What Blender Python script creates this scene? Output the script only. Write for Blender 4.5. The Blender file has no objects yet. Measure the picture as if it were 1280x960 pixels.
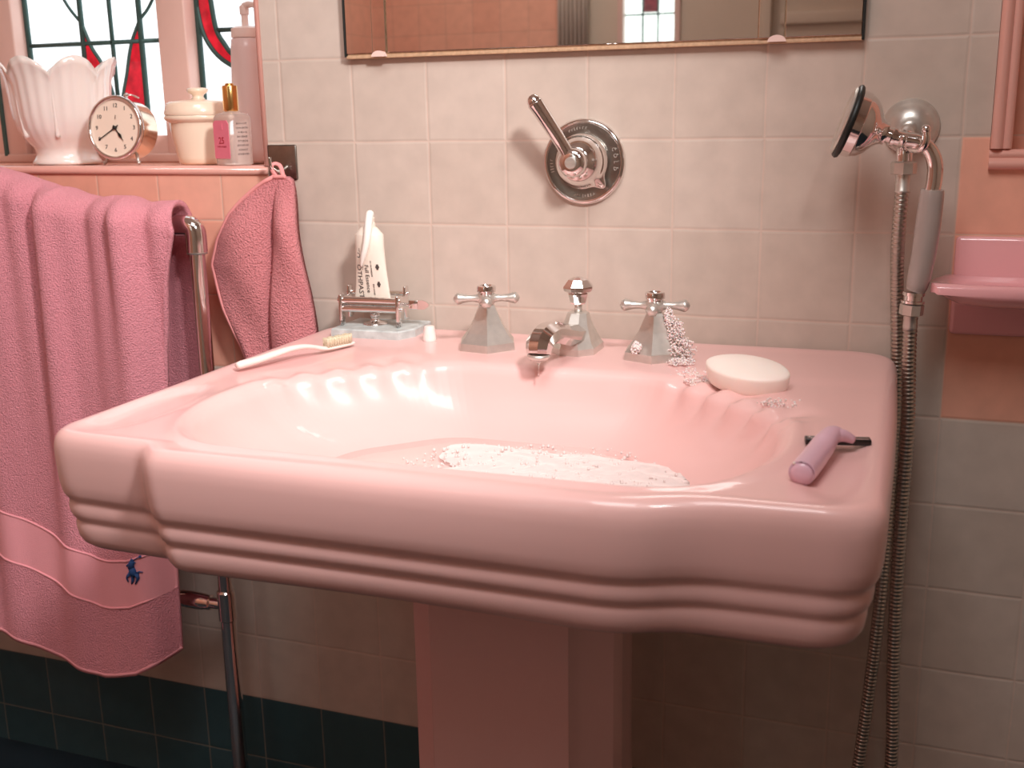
import bpy, bmesh, math, random
from mathutils import Vector, Matrix, noise as mnoise
random.seed(7)
PI = math.pi
S = bpy.context.scene
COL = S.collection
TILE = .108
ROW0 = 1.043          # height of one grout line; all others are multiples of TILE away

# ------------------------------------------------------------------ camera, light, exposure
cd = bpy.data.cameras.new('camera'); cam = bpy.data.objects.new('camera', cd); COL.objects.link(cam)
Rr = [[0.9399995540885219, 0.3407771100877624, -0.016486344458008725],
      [0.06618345374802485, -0.22953838930084067, -0.9710467951067789],
      [-0.33469476954882055, 0.9116924311835499, -0.23831978969286857]]
M = Matrix(((Rr[0][0], -Rr[1][0], -Rr[2][0], .8199411), (Rr[0][1], -Rr[1][1], -Rr[2][1], -1.3437329),
            (Rr[0][2], -Rr[1][2], -Rr[2][2], 1.0749316), (0, 0, 0, 1)))
# re-orthogonalise
zc = Vector((0, 0, 0)) + Vector((M[0][2], M[1][2], M[2][2])); zc.normalize()
xc = Vector((M[0][0], M[1][0], M[2][0])); xc = (xc - zc*xc.dot(zc)).normalized(); yc = zc.cross(xc)
cam.matrix_world = Matrix(((xc.x, yc.x, zc.x, M[0][3]), (xc.y, yc.y, zc.y, M[1][3]), (xc.z, yc.z, zc.z, M[2][3]), (0, 0, 0, 1)))
cd.sensor_width = 36; cd.lens = 1371.107/1280*36; cd.clip_start = .02
cd.dof.use_dof = True; cd.dof.focus_distance = 1.27; cd.dof.aperture_fstop = 8
S.camera = cam

S.view_settings.view_transform = 'Standard'; S.view_settings.look = 'None'
S.view_settings.gamma = 1; S.view_settings.use_curve_mapping = False
S.view_settings.exposure = 0.38

w = bpy.data.worlds.new('world'); S.world = w; w.use_nodes = True
w.node_tree.nodes['Background'].inputs[0].default_value = (.75, .88, 1, 1)
w.node_tree.nodes['Background'].inputs[1].default_value = 1.0

def light(kind, name, loc, target, energy, color, size=.1, size_y=None):
    l = bpy.data.lights.new(name, kind); l.energy = energy; l.color = color
    if kind == 'AREA':
        l.size = size
        if size_y: l.shape = 'RECTANGLE'; l.size_y = size_y
    elif kind in ('POINT', 'SPOT'):
        l.shadow_soft_size = size
    o = bpy.data.objects.new(name, l); COL.objects.link(o); o.location = loc
    d = Vector(target) - Vector(loc); o.rotation_euler = d.to_track_quat('-Z', 'Y').to_euler()
    return o
KEY_E, FILL_E, WIN_E = 58, 12, 1.3
key = light('SPOT', 'wall_lamp_light', (1.02, -.95, 1.72), (-.04, -.16, .84), KEY_E, (1, .975, .965), .085)
key.data.spot_size = math.radians(62); key.data.spot_blend = 1
light('AREA', 'ceiling_fill', (.55, -1.10, 2.3), (.45, -.30, .8), FILL_E, (1, .975, .97), .7, .7)  # unseen soft fill, added overhead to lift the general brightness

# ------------------------------------------------------------------ materials
light('AREA', 'mirror_fill', (-.25, -1.95, 2.3), (-.9, -2.5, 1.3), 5, (1, .97, .94), .4, .4)  # unseen fill, added to brighten the far walls that the mirror reflects
def srgb(r, g, b):
    f = lambda c: (c/255/12.92 if c/255 <= .04045 else ((c/255+.055)/1.055)**2.4)
    return (f(r), f(g), f(b), 1)
def mat(name, col, rough=.5, metal=0, coat=0, noise=None, bump=None, sheen=0, trans=0, sss=0, ior=1.5, emit=None):
    m = bpy.data.materials.new(name); m.use_nodes = True
    nt = m.node_tree; b = nt.nodes['Principled BSDF']
    b.inputs['Base Color'].default_value = col; b.inputs['Roughness'].default_value = rough
    b.inputs['Metallic'].default_value = metal; b.inputs['Coat Weight'].default_value = coat
    b.inputs['Coat Roughness'].default_value = .06
    b.inputs['Sheen Weight'].default_value = sheen; b.inputs['Sheen Roughness'].default_value = .5
    b.inputs['Transmission Weight'].default_value = trans; b.inputs['IOR'].default_value = ior
    b.inputs['Subsurface Weight'].default_value = sss
    b.inputs['Subsurface Radius'].default_value = (.01, .005, .004)
    if emit: b.inputs['Emission Color'].default_value = emit[0]; b.inputs['Emission Strength'].default_value = emit[1]
    tc = nt.nodes.new('ShaderNodeTexCoord')
    if noise:
        sc, amt = noise
        n = nt.nodes.new('ShaderNodeTexNoise'); n.inputs['Scale'].default_value = sc; n.inputs['Detail'].default_value = 4
        nt.links.new(tc.outputs['Object'], n.inputs['Vector'])
        mx = nt.nodes.new('ShaderNodeMix'); mx.data_type = 'RGBA'
        mx.inputs[6].default_value = tuple(c*(1-amt) for c in col[:3])+(1,); mx.inputs[7].default_value = tuple(min(1, c*(1+amt)) for c in col[:3])+(1,)
        nt.links.new(n.outputs[0], mx.inputs[0]); nt.links.new(mx.outputs[2], b.inputs['Base Color'])
    if bump:
        sc, st, dist = bump
        n = nt.nodes.new('ShaderNodeTexNoise'); n.inputs['Scale'].default_value = sc; n.inputs['Detail'].default_value = 3
        nt.links.new(tc.outputs['Object'], n.inputs['Vector'])
        bp = nt.nodes.new('ShaderNodeBump'); bp.inputs['Strength'].default_value = st; bp.inputs['Distance'].default_value = dist
        nt.links.new(n.outputs[0], bp.inputs['Height']); nt.links.new(bp.outputs[0], b.inputs['Normal'])
    return m

def tile_mat(name, c1, c2, grout, rough=.3):
    m = mat(name, c1, rough); nt = m.node_tree; b = nt.nodes['Principled BSDF']
    tc = nt.nodes.new('ShaderNodeTexCoord'); sep = nt.nodes.new('ShaderNodeSeparateXYZ'); cmb = nt.nodes.new('ShaderNodeCombineXYZ')
    nt.links.new(tc.outputs['Object'], sep.inputs[0])
    ax = nt.nodes.new('ShaderNodeMath'); ax.operation = 'ADD'; ax.inputs[1].default_value = TILE*50
    # walls along X use X; side walls have no X extent, so X+Y works for both
    s2 = nt.nodes.new('ShaderNodeMath'); s2.operation = 'ADD'
    nt.links.new(sep.outputs[0], s2.inputs[0])
    my = nt.nodes.new('ShaderNodeMath'); my.operation = 'MULTIPLY'; my.inputs[1].default_value = 0 if 'back' in name else 1
    nt.links.new(sep.outputs[1], my.inputs[0]); nt.links.new(my.outputs[0], s2.inputs[1])
    nt.links.new(s2.outputs[0], ax.inputs[0])
    az = nt.nodes.new('ShaderNodeMath'); az.operation = 'ADD'; az.inputs[1].default_value = TILE*20 - ROW0
    nt.links.new(sep.outputs[2], az.inputs[0])
    # slight wander so that the joints are not ruler straight
    wn = nt.nodes.new('ShaderNodeTexNoise'); wn.inputs['Scale'].default_value = 14; nt.links.new(tc.outputs['Object'], wn.inputs['Vector'])
    wm = nt.nodes.new('ShaderNodeMath'); wm.operation = 'MULTIPLY_ADD'; wm.inputs[1].default_value = .0022; wm.inputs[2].default_value = -.0011
    nt.links.new(wn.outputs[0], wm.inputs[0])
    a1 = nt.nodes.new('ShaderNodeMath'); a1.operation = 'ADD'; nt.links.new(ax.outputs[0], a1.inputs[0]); nt.links.new(wm.outputs[0], a1.inputs[1])
    a2 = nt.nodes.new('ShaderNodeMath'); a2.operation = 'ADD'; nt.links.new(az.outputs[0], a2.inputs[0]); nt.links.new(wm.outputs[0], a2.inputs[1])
    nt.links.new(a1.outputs[0], cmb.inputs[0]); nt.links.new(a2.outputs[0], cmb.inputs[1])
    br = nt.nodes.new('ShaderNodeTexBrick'); br.offset = 0; br.squash = 1
    br.inputs['Scale'].default_value = 1; br.inputs['Brick Width'].default_value = TILE; br.inputs['Row Height'].default_value = TILE
    br.inputs['Mortar Size'].default_value = .0012; br.inputs['Mortar Smooth'].default_value = .3
    br.inputs['Color1'].default_value = c1; br.inputs['Color2'].default_value = c2; br.inputs['Mortar'].default_value = grout
    nt.links.new(cmb.outputs[0], br.inputs['Vector'])
    n = nt.nodes.new('ShaderNodeTexNoise'); n.inputs['Scale'].default_value = 30; n.inputs['Detail'].default_value = 6
    nt.links.new(tc.outputs['Object'], n.inputs['Vector'])
    rmp = nt.nodes.new('ShaderNodeMapRange'); rmp.inputs[3].default_value = .84; rmp.inputs[4].default_value = 1.14
    nt.links.new(n.outputs[0], rmp.inputs[0])
    mx = nt.nodes.new('ShaderNodeMix'); mx.data_type = 'RGBA'; mx.blend_type = 'MULTIPLY'; mx.inputs[0].default_value = 1
    nt.links.new(br.outputs['Color'], mx.inputs[6])
    cc = nt.nodes.new('ShaderNodeCombineXYZ')
    for i in range(3): nt.links.new(rmp.outputs[0], cc.inputs[i])
    nt.links.new(cc.outputs[0], mx.inputs[7])
    nt.links.new(mx.outputs[2], b.inputs['Base Color'])
    br2 = nt.nodes.new('ShaderNodeTexBrick'); br2.offset = 0; br2.squash = 1
    br2.inputs['Scale'].default_value = 1; br2.inputs['Brick Width'].default_value = TILE; br2.inputs['Row Height'].default_value = TILE
    br2.inputs['Mortar Size'].default_value = .0035; br2.inputs['Mortar Smooth'].default_value = 1
    nt.links.new(cmb.outputs[0], br2.inputs['Vector'])
    inv = nt.nodes.new('ShaderNodeMath'); inv.operation = 'MULTIPLY_ADD'; inv.inputs[1].default_value = -1; inv.inputs[2].default_value = 1
    nt.links.new(br2.outputs['Fac'], inv.inputs[0])
    n2 = nt.nodes.new('ShaderNodeTexNoise'); n2.inputs['Scale'].default_value = 22; n2.inputs['Detail'].default_value = 2
    nt.links.new(tc.outputs['Object'], n2.inputs['Vector'])
    ad = nt.nodes.new('ShaderNodeMath'); ad.operation = 'MULTIPLY_ADD'; ad.inputs[1].default_value = .5
    nt.links.new(n2.outputs[0], ad.inputs[0]); nt.links.new(inv.outputs[0], ad.inputs[2])
    bp = nt.nodes.new('ShaderNodeBump'); bp.inputs['Strength'].default_value = .4; bp.inputs['Distance'].default_value = .0013
    nt.links.new(ad.outputs[0], bp.inputs['Height']); nt.links.new(bp.outputs[0], b.inputs['Normal'])
    b.inputs['Specular IOR Level'].default_value = .35
    return m

MT = {}
MT['tile'] = tile_mat('grey_beige_back_tile', srgb(207, 191, 179), srgb(201, 184, 171), srgb(212, 190, 176))
MT['peach'] = tile_mat('peach_back_tile', srgb(244, 184, 162), srgb(240, 176, 152), srgb(226, 188, 168), .28)
MT['dark'] = tile_mat('dark_back_tile', srgb(66, 92, 98), srgb(56, 84, 90), srgb(120, 120, 112), .35)
MT['sidetile'] = tile_mat('peach_side_tile', srgb(244, 188, 164), srgb(240, 180, 156), srgb(214, 170, 150))
MT['plaster'] = mat('plaster', srgb(214, 196, 178), .8, noise=(8, .06))
MT['ceil'] = mat('ceiling_paint', srgb(230, 218, 208), .9, noise=(5, .03))
MT['floor'] = mat('floor_dark', srgb(30, 48, 58), .5, noise=(20, .3))
MT['porcelain'] = mat('pink_porcelain', srgb(241, 194, 189), .36, coat=.4, noise=(9, .02))
MT['ledge'] = mat('pink_ceramic', srgb(248, 184, 188), .14, coat=.6, noise=(15, .03))
MT['trimpeach'] = mat('peach_glazed_trim', srgb(232, 172, 158), .16, coat=.5, noise=(20, .04))
MT['frame'] = mat('pale_pink_gloss_paint', srgb(226, 190, 178), .35, noise=(25, .05), bump=(60, .2, .001))
MT['lead'] = mat('lead_came', srgb(66, 96, 92), .5, .3, noise=(60, .15))
MT['chrome'] = mat('chrome', (.82, .78, .76, 1), .1, 1, noise=(40, .05))
MT['chrome2'] = mat('worn_chrome', (.70, .67, .62, 1), .36, .8, noise=(90, .18), bump=(120, .15, .0006))
MT['plate'] = mat('etched_chrome_plate', (.30, .275, .245, 1), .3, 1, noise=(70, .25))
MT['hose'] = mat('steel_hose', (.52, .49, .44, 1), .3, 1, noise=(200, .2))
MT['rubber'] = mat('black_rubber', srgb(22, 26, 24), .45, noise=(60, .3))
MT['clearplastic'] = mat('translucent_grip', srgb(176, 164, 158), .18, coat=.5, noise=(30, .08))
MT['towel'] = mat('pink_terry', srgb(255, 156, 168), .95, sheen=.12, noise=(420, .22), bump=(520, 1, .004))
MT['band'] = mat('pink_woven_band', srgb(254, 168, 176), .85, sheen=.1, noise=(700, .08), bump=(900, .5, .001))
MT['cloth'] = mat('coral_terry', srgb(255, 146, 150), .95, sheen=.1, noise=(430, .35), bump=(430, 1, .006))
MT['hem'] = mat('coral_hem', srgb(240, 158, 156), .85, noise=(700, .08))
MT['navy'] = mat('navy_thread', srgb(48, 84, 140), .8, noise=(900, .2))
MT['marble'] = mat('blue_grey_marble', srgb(196, 202, 200), .3, noise=(70, .5))
MT['tube'] = mat('ivory_tube', srgb(240, 230, 216), .4, noise=(20, .03))
MT['ink'] = mat('dark_ink', srgb(70, 62, 60), .7, noise=(50, .05))
MT['paste'] = mat('white_paste', srgb(248, 244, 236), .4, noise=(60, .02))
MT['white'] = mat('white_plastic', srgb(246, 228, 220), .3, noise=(30, .03))
MT['capwhite'] = mat('frosted_cap', srgb(252, 232, 226), .4, sss=.3, noise=(30, .02))
MT['bristle'] = mat('cream_bristle', srgb(255, 232, 200), .8, noise=(500, .12), bump=(900, 1, .002))
MT['soap'] = mat('cream_soap', srgb(252, 236, 226), .45, sss=.25, noise=(30, .02))
MT['lav'] = mat('lavender_plastic', srgb(226, 184, 200), .3, coat=.3, noise=(30, .05))
MT['black'] = mat('black_plastic', srgb(24, 20, 20), .3, noise=(60, .2))
MT['blade'] = mat('blade_steel', (.7, .7, .7, 1), .2, 1, noise=(60, .1))
MT['foam0'] = mat('soap_foam_white', srgb(252, 232, 228), .5, sss=.4, noise=(200, .03), bump=(420, .8, .002))
MT['milk'] = mat('milk_glass', srgb(250, 236, 228), .22, coat=.4, sss=.15, noise=(20, .03))
MT['cream'] = mat('cream_ceramic', srgb(250, 228, 204), .22, coat=.4, noise=(20, .03))
MT['gold'] = mat('gold_cap', (.85, .55, .2, 1), .2, 1, noise=(40, .1))
MT['brass'] = mat('rose_brass', (.86, .66, .52, 1), .16, 1, noise=(40, .05))
MT['dial'] = mat('cream_dial', srgb(248, 226, 206), .5, noise=(30, .03))
MT['label'] = mat('pink_label', srgb(238, 128, 148), .45, noise=(120, .06))
MT['red'] = mat('red_ink', srgb(170, 30, 50), .5, noise=(50, .05))
MT['pump'] = mat('pale_lilac_plastic', srgb(232, 208, 204), .3, noise=(20, .03))
MT['curtain'] = mat('curtain', srgb(226, 212, 200), .8, noise=(30, .1))
MT['drop'] = mat('water', (1, 1, 1, 1), .02, trans=1, ior=1.33, noise=None)
def clear_mat(name, col, k, rough=.02):
    m = bpy.data.materials.new(name); m.use_nodes = True; nt = m.node_tree; nt.nodes.clear()
    o = nt.nodes.new('ShaderNodeOutputMaterial'); t_ = nt.nodes.new('ShaderNodeBsdfTransparent'); p = nt.nodes.new('ShaderNodeBsdfPrincipled')
    p.inputs['Base Color'].default_value = col; p.inputs['Roughness'].default_value = rough; mx = nt.nodes.new('ShaderNodeMixShader')
    fr = nt.nodes.new('ShaderNodeFresnel'); fr.inputs[0].default_value = 1.4; ma = nt.nodes.new('ShaderNodeMath'); ma.operation = 'ADD'; ma.inputs[1].default_value = k
    nt.links.new(fr.outputs[0], ma.inputs[0]); nt.links.new(ma.outputs[0], mx.inputs[0])
    nt.links.new(t_.outputs[0], mx.inputs[1]); nt.links.new(p.outputs[0], mx.inputs[2]); nt.links.new(mx.outputs[0], o.inputs[0]); return m
MT['water'] = clear_mat('soapy_water', srgb(250, 222, 216), .10)
MT['foam'] = clear_mat('soap_foam', srgb(255, 240, 236), .66, .5)
MT['suds'] = clear_mat('thin_suds', srgb(255, 250, 250), .45, .35)
MT['glassb'] = clear_mat('bottle_glass', srgb(246, 226, 216), .30, .04)
MT['mirror'] = mat('mirror_glass', (.86, .83, .79, 1), .015, 1, noise=(3, .01))
MT['mirredge'] = mat('mirror_edge', srgb(196, 160, 128), .5, noise=(200, .35))
MT['clip'] = mat('clear_clip', srgb(240, 210, 200), .1, coat=.8, noise=(30, .02))
MT['blue'] = mat('dark_blue_rubber', srgb(14, 52, 88), .4, noise=(30, .1))

def pane_mat(name, col, strength, nscale=14):
    m = bpy.data.materials.new(name); m.use_nodes = True; nt = m.node_tree; nt.nodes.clear()
    out = nt.nodes.new('ShaderNodeOutputMaterial'); e = nt.nodes.new('ShaderNodeEmission'); g = nt.nodes.new('ShaderNodeBsdfGlossy')
    mx = nt.nodes.new('ShaderNodeMixShader'); mx.inputs[0].default_value = .06; g.inputs['Roughness'].default_value = .15
    tc = nt.nodes.new('ShaderNodeTexCoord'); n = nt.nodes.new('ShaderNodeTexNoise'); n.inputs['Scale'].default_value = nscale; n.inputs['Detail'].default_value = 5
    nt.links.new(tc.outputs['Object'], n.inputs['Vector'])
    rp = nt.nodes.new('ShaderNodeMapRange'); rp.inputs[1].default_value = .3; rp.inputs[2].default_value = .7
    rp.inputs[3].default_value = strength*.62; rp.inputs[4].default_value = strength*1.25
    nt.links.new(n.outputs[0], rp.inputs[0]); nt.links.new(rp.outputs[0], e.inputs['Strength'])
    e.inputs['Color'].default_value = col
    nt.links.new(e.outputs[0], mx.inputs[1]); nt.links.new(g.outputs[0], mx.inputs[2]); nt.links.new(mx.outputs[0], out.inputs[0])
    return m
MT['pane'] = pane_mat('daylit_frosted_glass', (.93, .97, 1, 1), WIN_E)
MT['redpane'] = pane_mat('daylit_red_glass', (.72, .012, .03, 1), .75, 60)
MT['pane2'] = pane_mat('daylit_glass_far', (.80, .92, .90, 1), 2.2)
MT['redpane2'] = pane_mat('daylit_red_glass_far', (.3, .03, .04, 1), .5, 60)

# ------------------------------------------------------------------ helpers
def mesh(name, verts, faces, m, parent=None, smooth=True, loc=None, mats=None, fm=None):
    me = bpy.data.meshes.new(name); me.from_pydata([tuple(v) for v in verts], [], faces); me.update()
    bm = bmesh.new(); bm.from_mesh(me); bmesh.ops.recalc_face_normals(bm, faces=bm.faces); bm.to_mesh(me); bm.free()
    for x in (mats or [m]): me.materials.append(x)
    if fm:
        for p, i in zip(me.polygons, fm): p.material_index = i
    for p in me.polygons: p.use_smooth = smooth
    o = bpy.data.objects.new(name, me); COL.objects.link(o)
    if parent: o.parent = parent
    if loc: o.location = loc
    return o
class G:
    """geometry collector: several closed shapes that make ONE part"""
    def __init__(s): s.v = []; s.f = []
    def add(s, v, f):
        n = len(s.v); s.v += [Vector(a) for a in v]; s.f += [tuple(i+n for i in q) for q in f]; return s
    def xf(s, mtx, start=0):
        for i in range(start, len(s.v)): s.v[i] = mtx @ s.v[i]
        return s
    def box(s, x0, x1, y0, y1, z0, z1, b=0):
        bm = bmesh.new(); bmesh.ops.create_cube(bm, size=1)
        for v in bm.verts: v.co = Vector(((x0+x1)/2+v.co.x*(x1-x0), (y0+y1)/2+v.co.y*(y1-y0), (z0+z1)/2+v.co.z*(z1-z0)))
        if b: bmesh.ops.bevel(bm, geom=bm.edges[:]+bm.verts[:], offset=b, segments=3, profile=.5, affect='EDGES')
        bm.verts.index_update()
        s.add([v.co.copy() for v in bm.verts], [[v.index for v in f.verts] for f in bm.faces]); bm.free(); return s
    def lathe(s, prof, seg=32, mtx=None, rot=0, cap=True, rad=None):
        v = []; f = []; n = len(prof)
        for r, z in prof:
            for k in range(seg):
                a = rot+2*PI*k/seg; q = r*(rad(a, z) if rad else 1)
                v.append(Vector((q*math.cos(a), q*math.sin(a), z)))
        for i in range(n-1):
            for k in range(seg):
                k2 = (k+1) % seg; f.append((i*seg+k, i*seg+k2, (i+1)*seg+k2, (i+1)*seg+k))
        if cap: f.append(tuple(range(seg))[::-1]); f.append(tuple((n-1)*seg+k for k in range(seg)))
        if mtx: v = [mtx @ a for a in v]
        return s.add(v, f)
    def tube(s, pts, rad, seg=12, cap=True, flat=None, up=None):
        pts = [Vector(p) for p in pts]; n = len(pts)
        if not hasattr(rad, '__len__'): rad = [rad]*n
        t0 = (pts[1]-pts[0]).normalized()
        u = Vector(up) if up else (Vector((0, 0, 1)) if abs(t0.z) < .9 else Vector((1, 0, 0)))
        nrm = (u - t0*u.dot(t0)).normalized(); v = []; f = []
        for i in range(n):
            t = (pts[min(i+1, n-1)]-pts[max(i-1, 0)]).normalized()
            nrm = (nrm - t*nrm.dot(t)).normalized(); bn = t.cross(nrm)
            fl = flat[i] if flat else 1
            for k in range(seg):
                a = 2*PI*k/seg+PI/seg; v.append(pts[i]+nrm*(rad[i]*math.cos(a)*fl)+bn*(rad[i]*math.sin(a)))
        for i in range(n-1):
            for k in range(seg):
                k2 = (k+1) % seg; f.append((i*seg+k, i*seg+k2, (i+1)*seg+k2, (i+1)*seg+k))
        if cap: f.append(tuple(range(seg))[::-1]); f.append(tuple((n-1)*seg+k for k in range(seg)))
        return s.add(v, f)
    def prism(s, poly, y0, y1, mtx=None):
        """polygon in x,z extruded along y"""
        n = len(poly); v = [Vector((p[0], y0, p[1])) for p in poly]+[Vector((p[0], y1, p[1])) for p in poly]
        f = [tuple(range(n)), tuple(range(2*n-1, n-1, -1))]+[(i, i+n, (i+1) % n+n, (i+1) % n) for i in range(n)]
        if mtx: v = [mtx @ a for a in v]
        return s.add(v, f)
    def loft(s, rings, cap=True):
        n = len(rings[0]); v = [p for r in rings for p in r]; f = []
        for i in range(len(rings)-1):
            for k in range(n):
                k2 = (k+1) % n; f.append((i*n+k, i*n+k2, (i+1)*n+k2, (i+1)*n+k))
        if cap: f.append(tuple(range(n))[::-1]); f.append(tuple((len(rings)-1)*n+k for k in range(n)))
        return s.add(v, f)
    def ball(s, c, r, seg=12, sc=(1, 1, 1)):
        prof = [(r*math.sin(PI*i/(seg//2))+1e-5, -r*math.cos(PI*i/(seg//2))) for i in range(seg//2+1)]
        return s.lathe(prof, seg, Matrix.Translation(c) @ Matrix.Diagonal((*sc, 1)))
    def out(s, name, m, parent=None, smooth=True, angle=None):
        o = mesh(name, s.v, s.f, m, parent, smooth)
        if angle is not None: sharp(o, angle)
        return o
def sharp(o, deg):
    bm = bmesh.new(); bm.from_mesh(o.data)
    for e in bm.edges:
        if len(e.link_faces) == 2 and e.calc_face_angle(0) > math.radians(deg): e.smooth = False
    bm.to_mesh(o.data); bm.free()
def tag(o, label, cat, group=None, kind=None):
    o['label'] = label
    if cat: o['category'] = cat
    if group: o['group'] = group
    if kind: o['kind'] = kind
    return o
def thing(name, label, cat, loc=(0, 0, 0), rz=0, group=None):
    o = bpy.data.objects.new(name, None); COL.objects.link(o); o.location = loc; o.rotation_euler = (0, 0, rz)
    o.empty_display_size = .02
    return tag(o, label, cat, group)
def struct(o):
    o['kind'] = 'structure'; return o
def text(name, body, size, mtx, m, parent, ext=.0002, align='CENTER', space=1):
    c = bpy.data.curves.new(name, 'FONT'); c.body = body; c.size = size; c.extrude = ext; c.align_x = align; c.align_y = 'CENTER'
    c.space_character = space; c.resolution_u = 2
    t = bpy.data.objects.new('tmp', c); COL.objects.link(t)
    dg = bpy.context.evaluated_depsgraph_get(); me = bpy.data.meshes.new_from_object(t.evaluated_get(dg))
    bpy.data.objects.remove(t); me.transform(mtx); me.materials.clear(); me.materials.append(m)
    o = bpy.data.objects.new(name, me); COL.objects.link(o); o.parent = parent
    return o
def marks(name, length, height, mtx, m, parent, seed=1):
    """print too small to read: one line of tiny strokes along x"""
    rnd = random.Random(seed); g = G(); x = -length/2
    while x < length/2:
        w_ = height*rnd.uniform(.16, .34); h_ = height*rnd.uniform(.5, 1)
        g.box(x, x+w_, -h_/2, h_/2, 0, .0002)
        if rnd.random() < .6: g.box(x, x+height*.5, h_/2-height*.15, h_/2, 0, .0002)
        x += height*rnd.uniform(.6, .85)
    g.xf(mtx); return g.out(name, m, parent, False)
def catmull(pts, n=8):
    pts = [Vector(p) for p in pts]; P = [pts[0]*2-pts[1]]+pts+[pts[-1]*2-pts[-2]]; out = []
    for i in range(1, len(P)-2):
        for k in range(n):
            t = k/n; a, b, c, d = P[i-1:i+3]
            out.append(.5*((2*b)+(c-a)*t+(2*a-5*b+4*c-d)*t*t+(3*b-a-3*c+d)*t**3))
    out.append(P[-2]); return out
def interp(x, tab):
    if x <= tab[0][0]: return tab[0][1]
    for (a, b), (c, d) in zip(tab, tab[1:]):
        if x <= c: return b+(d-b)*(x-a)/(c-a)
    return tab[-1][1]
def sstep(a, b, x):
    t = max(0, min(1, (x-a)/(b-a))); return t*t*(3-2*t)
RX = lambda a: Matrix.Rotation(a, 4, 'X')
RY = lambda a: Matrix.Rotation(a, 4, 'Y')
RZ = lambda a: Matrix.Rotation(a, 4, 'Z')
T = lambda x, y, z: Matrix.Translation((x, y, z))

# ------------------------------------------------------------------ the room
XL, XR, YF, ZC = -1.15, 2.1, -2.6, 2.42
SILL = 1.0095
def wall_cells():
    xs = [XL, -1.0, -.029, .864, .893, 1.45, XR]; zs = [0, .179, .719, SILL, 1.043, 1.95, 2.1, ZC]
    v = []; f = []; fm = []
    def quad(a, b, c, d, mi):
        n = len(v); v.extend([a, b, c, d]); f.append((n, n+1, n+2, n+3)); fm.append(mi)
    for i in range(len(xs)-1):
        for j in range(len(zs)-1):
            x0, x1, z0, z1 = xs[i], xs[i+1], zs[j], zs[j+1]; xm = (x0+x1)/2; zm = (z0+z1)/2
            if -1.0 < xm < -.029 and SILL < zm < 2.1: continue
            if .893 < xm < 1.45 and SILL < zm < 1.95: continue
            mi = 0
            if zm < .179: mi = 2
            elif xm < -.029 and .719 < zm < SILL: mi = 1
            elif xm > .864 and .719 < zm < 1.043: mi = 1
            quad((x0, 0, z0), (x1, 0, z0), (x1, 0, z1), (x0, 0, z1), mi)
    D = .22
    quad((-1.0, 0, SILL), (-.029, 0, SILL), (-.029, D, SILL), (-1.0, D, SILL), 1)
    quad((-.029, 0, SILL), (-.029, D, SILL), (-.029, D, 2.1), (-.029, 0, 2.1), 1)
    quad((-1.0, 0, SILL), (-1.0, D, SILL), (-1.0, D, 2.1), (-1.0, 0, 2.1), 1)
    quad((-1.0, 0, 2.1), (-.029, 0, 2.1), (-.029, D, 2.1), (-1.0, D, 2.1), 1)
    D = .05
    quad((.893, 0, SILL), (1.45, 0, SILL), (1.45, D, SILL), (.893, D, SILL), 1)
    quad((.893, 0, SILL), (.893, D, SILL), (.893, D, 1.95), (.893, 0, 1.95), 1)
    quad((1.45, 0, SILL), (1.45, D, SILL), (1.45, D, 1.95), (1.45, 0, 1.95), 1)
    quad((.893, 0, 1.95), (1.45, 0, 1.95), (1.45, D, 1.95), (.893, D, 1.95), 1)
    quad((.893, D, SILL), (1.45, D, SILL), (1.45, D, 1.95), (.893, D, 1.95), 1)
    o = mesh('wall_back', v, f, None, None, False, mats=[MT['tile'], MT['peach'], MT['dark']], fm=fm)
    return struct(o)
wall_cells()
struct(G().box(XL-.1, XR+.1, YF-.1, .3, -.1, 0).out('floor', MT['floor'], smooth=False))
struct(G().box(XL-.1, XR+.1, YF-.1, .3, ZC, ZC+.1).out('ceiling', MT['ceil'], smooth=False))
struct(G().box(XL-.1, XL, YF-.1, .3, 0, ZC).out('wall_left', MT['sidetile'], smooth=False))
struct(G().box(XR, XR+.1, YF-.1, .3, 0, ZC).out('wall_right', MT['plaster'], smooth=False))
g = G().box(XL, -.42, YF-.1, YF, 0, ZC); wf = g.out('wall_front', MT['sidetile'], smooth=False); struct(wf)
g = G().box(-.42, -.20, YF-.1, YF, 0, ZC).box(.02, XR, YF-.1, YF, 0, ZC).box(-.20, .02, YF-.1, YF, 0, 1.15).box(-.20, .02, YF-.1, YF, 2.1, ZC)
struct(g.out('wall_front_plaster', MT['plaster'], smooth=False))
# far window seen only in the mirror
g = G().box(-.20, -.18, YF-.04, YF+.01, 1.15, 2.1).box(0, .02, YF-.04, YF+.01, 1.15, 2.1).box(-.2, .02, YF-.04, YF+.012, 1.15, 1.18).box(-.2, .02, YF-.04, YF+.012, 2.07, 2.1)
w2 = struct(g.out('window_2', MT['frame'], smooth=False))
g = G().box(-.18, 0, YF-.03, YF-.026, 1.18, 2.07); g.out('pane', MT['pane2'], w2, False)
g = G()
for k in range(1, 8): g.box(-.18, 0, YF-.026, YF-.02, 1.18+k*.112, 1.186+k*.112)
g.box(-.12, -.114, YF-.026, YF-.02, 1.18, 2.07).box(-.066, -.06, YF-.026, YF-.02, 1.18, 2.07)
g.out('lead', MT['lead'], w2, False)
g = G()
for k in range(4): g.box(-.113, -.067, YF-.0255, YF-.022, 1.19+k*.224, 1.285+k*.224)
g.out('red_pane', MT['redpane2'], w2, False)
g = G(); v = []; f = []
for i in range(61):
    x = -.41+.11*i/60; y = YF+.035+.012*math.sin(i*.75)
    v += [(x, y, .9), (x, y, 2.2), (x, y-.004, 2.2), (x, y-.004, .9)]
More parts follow.
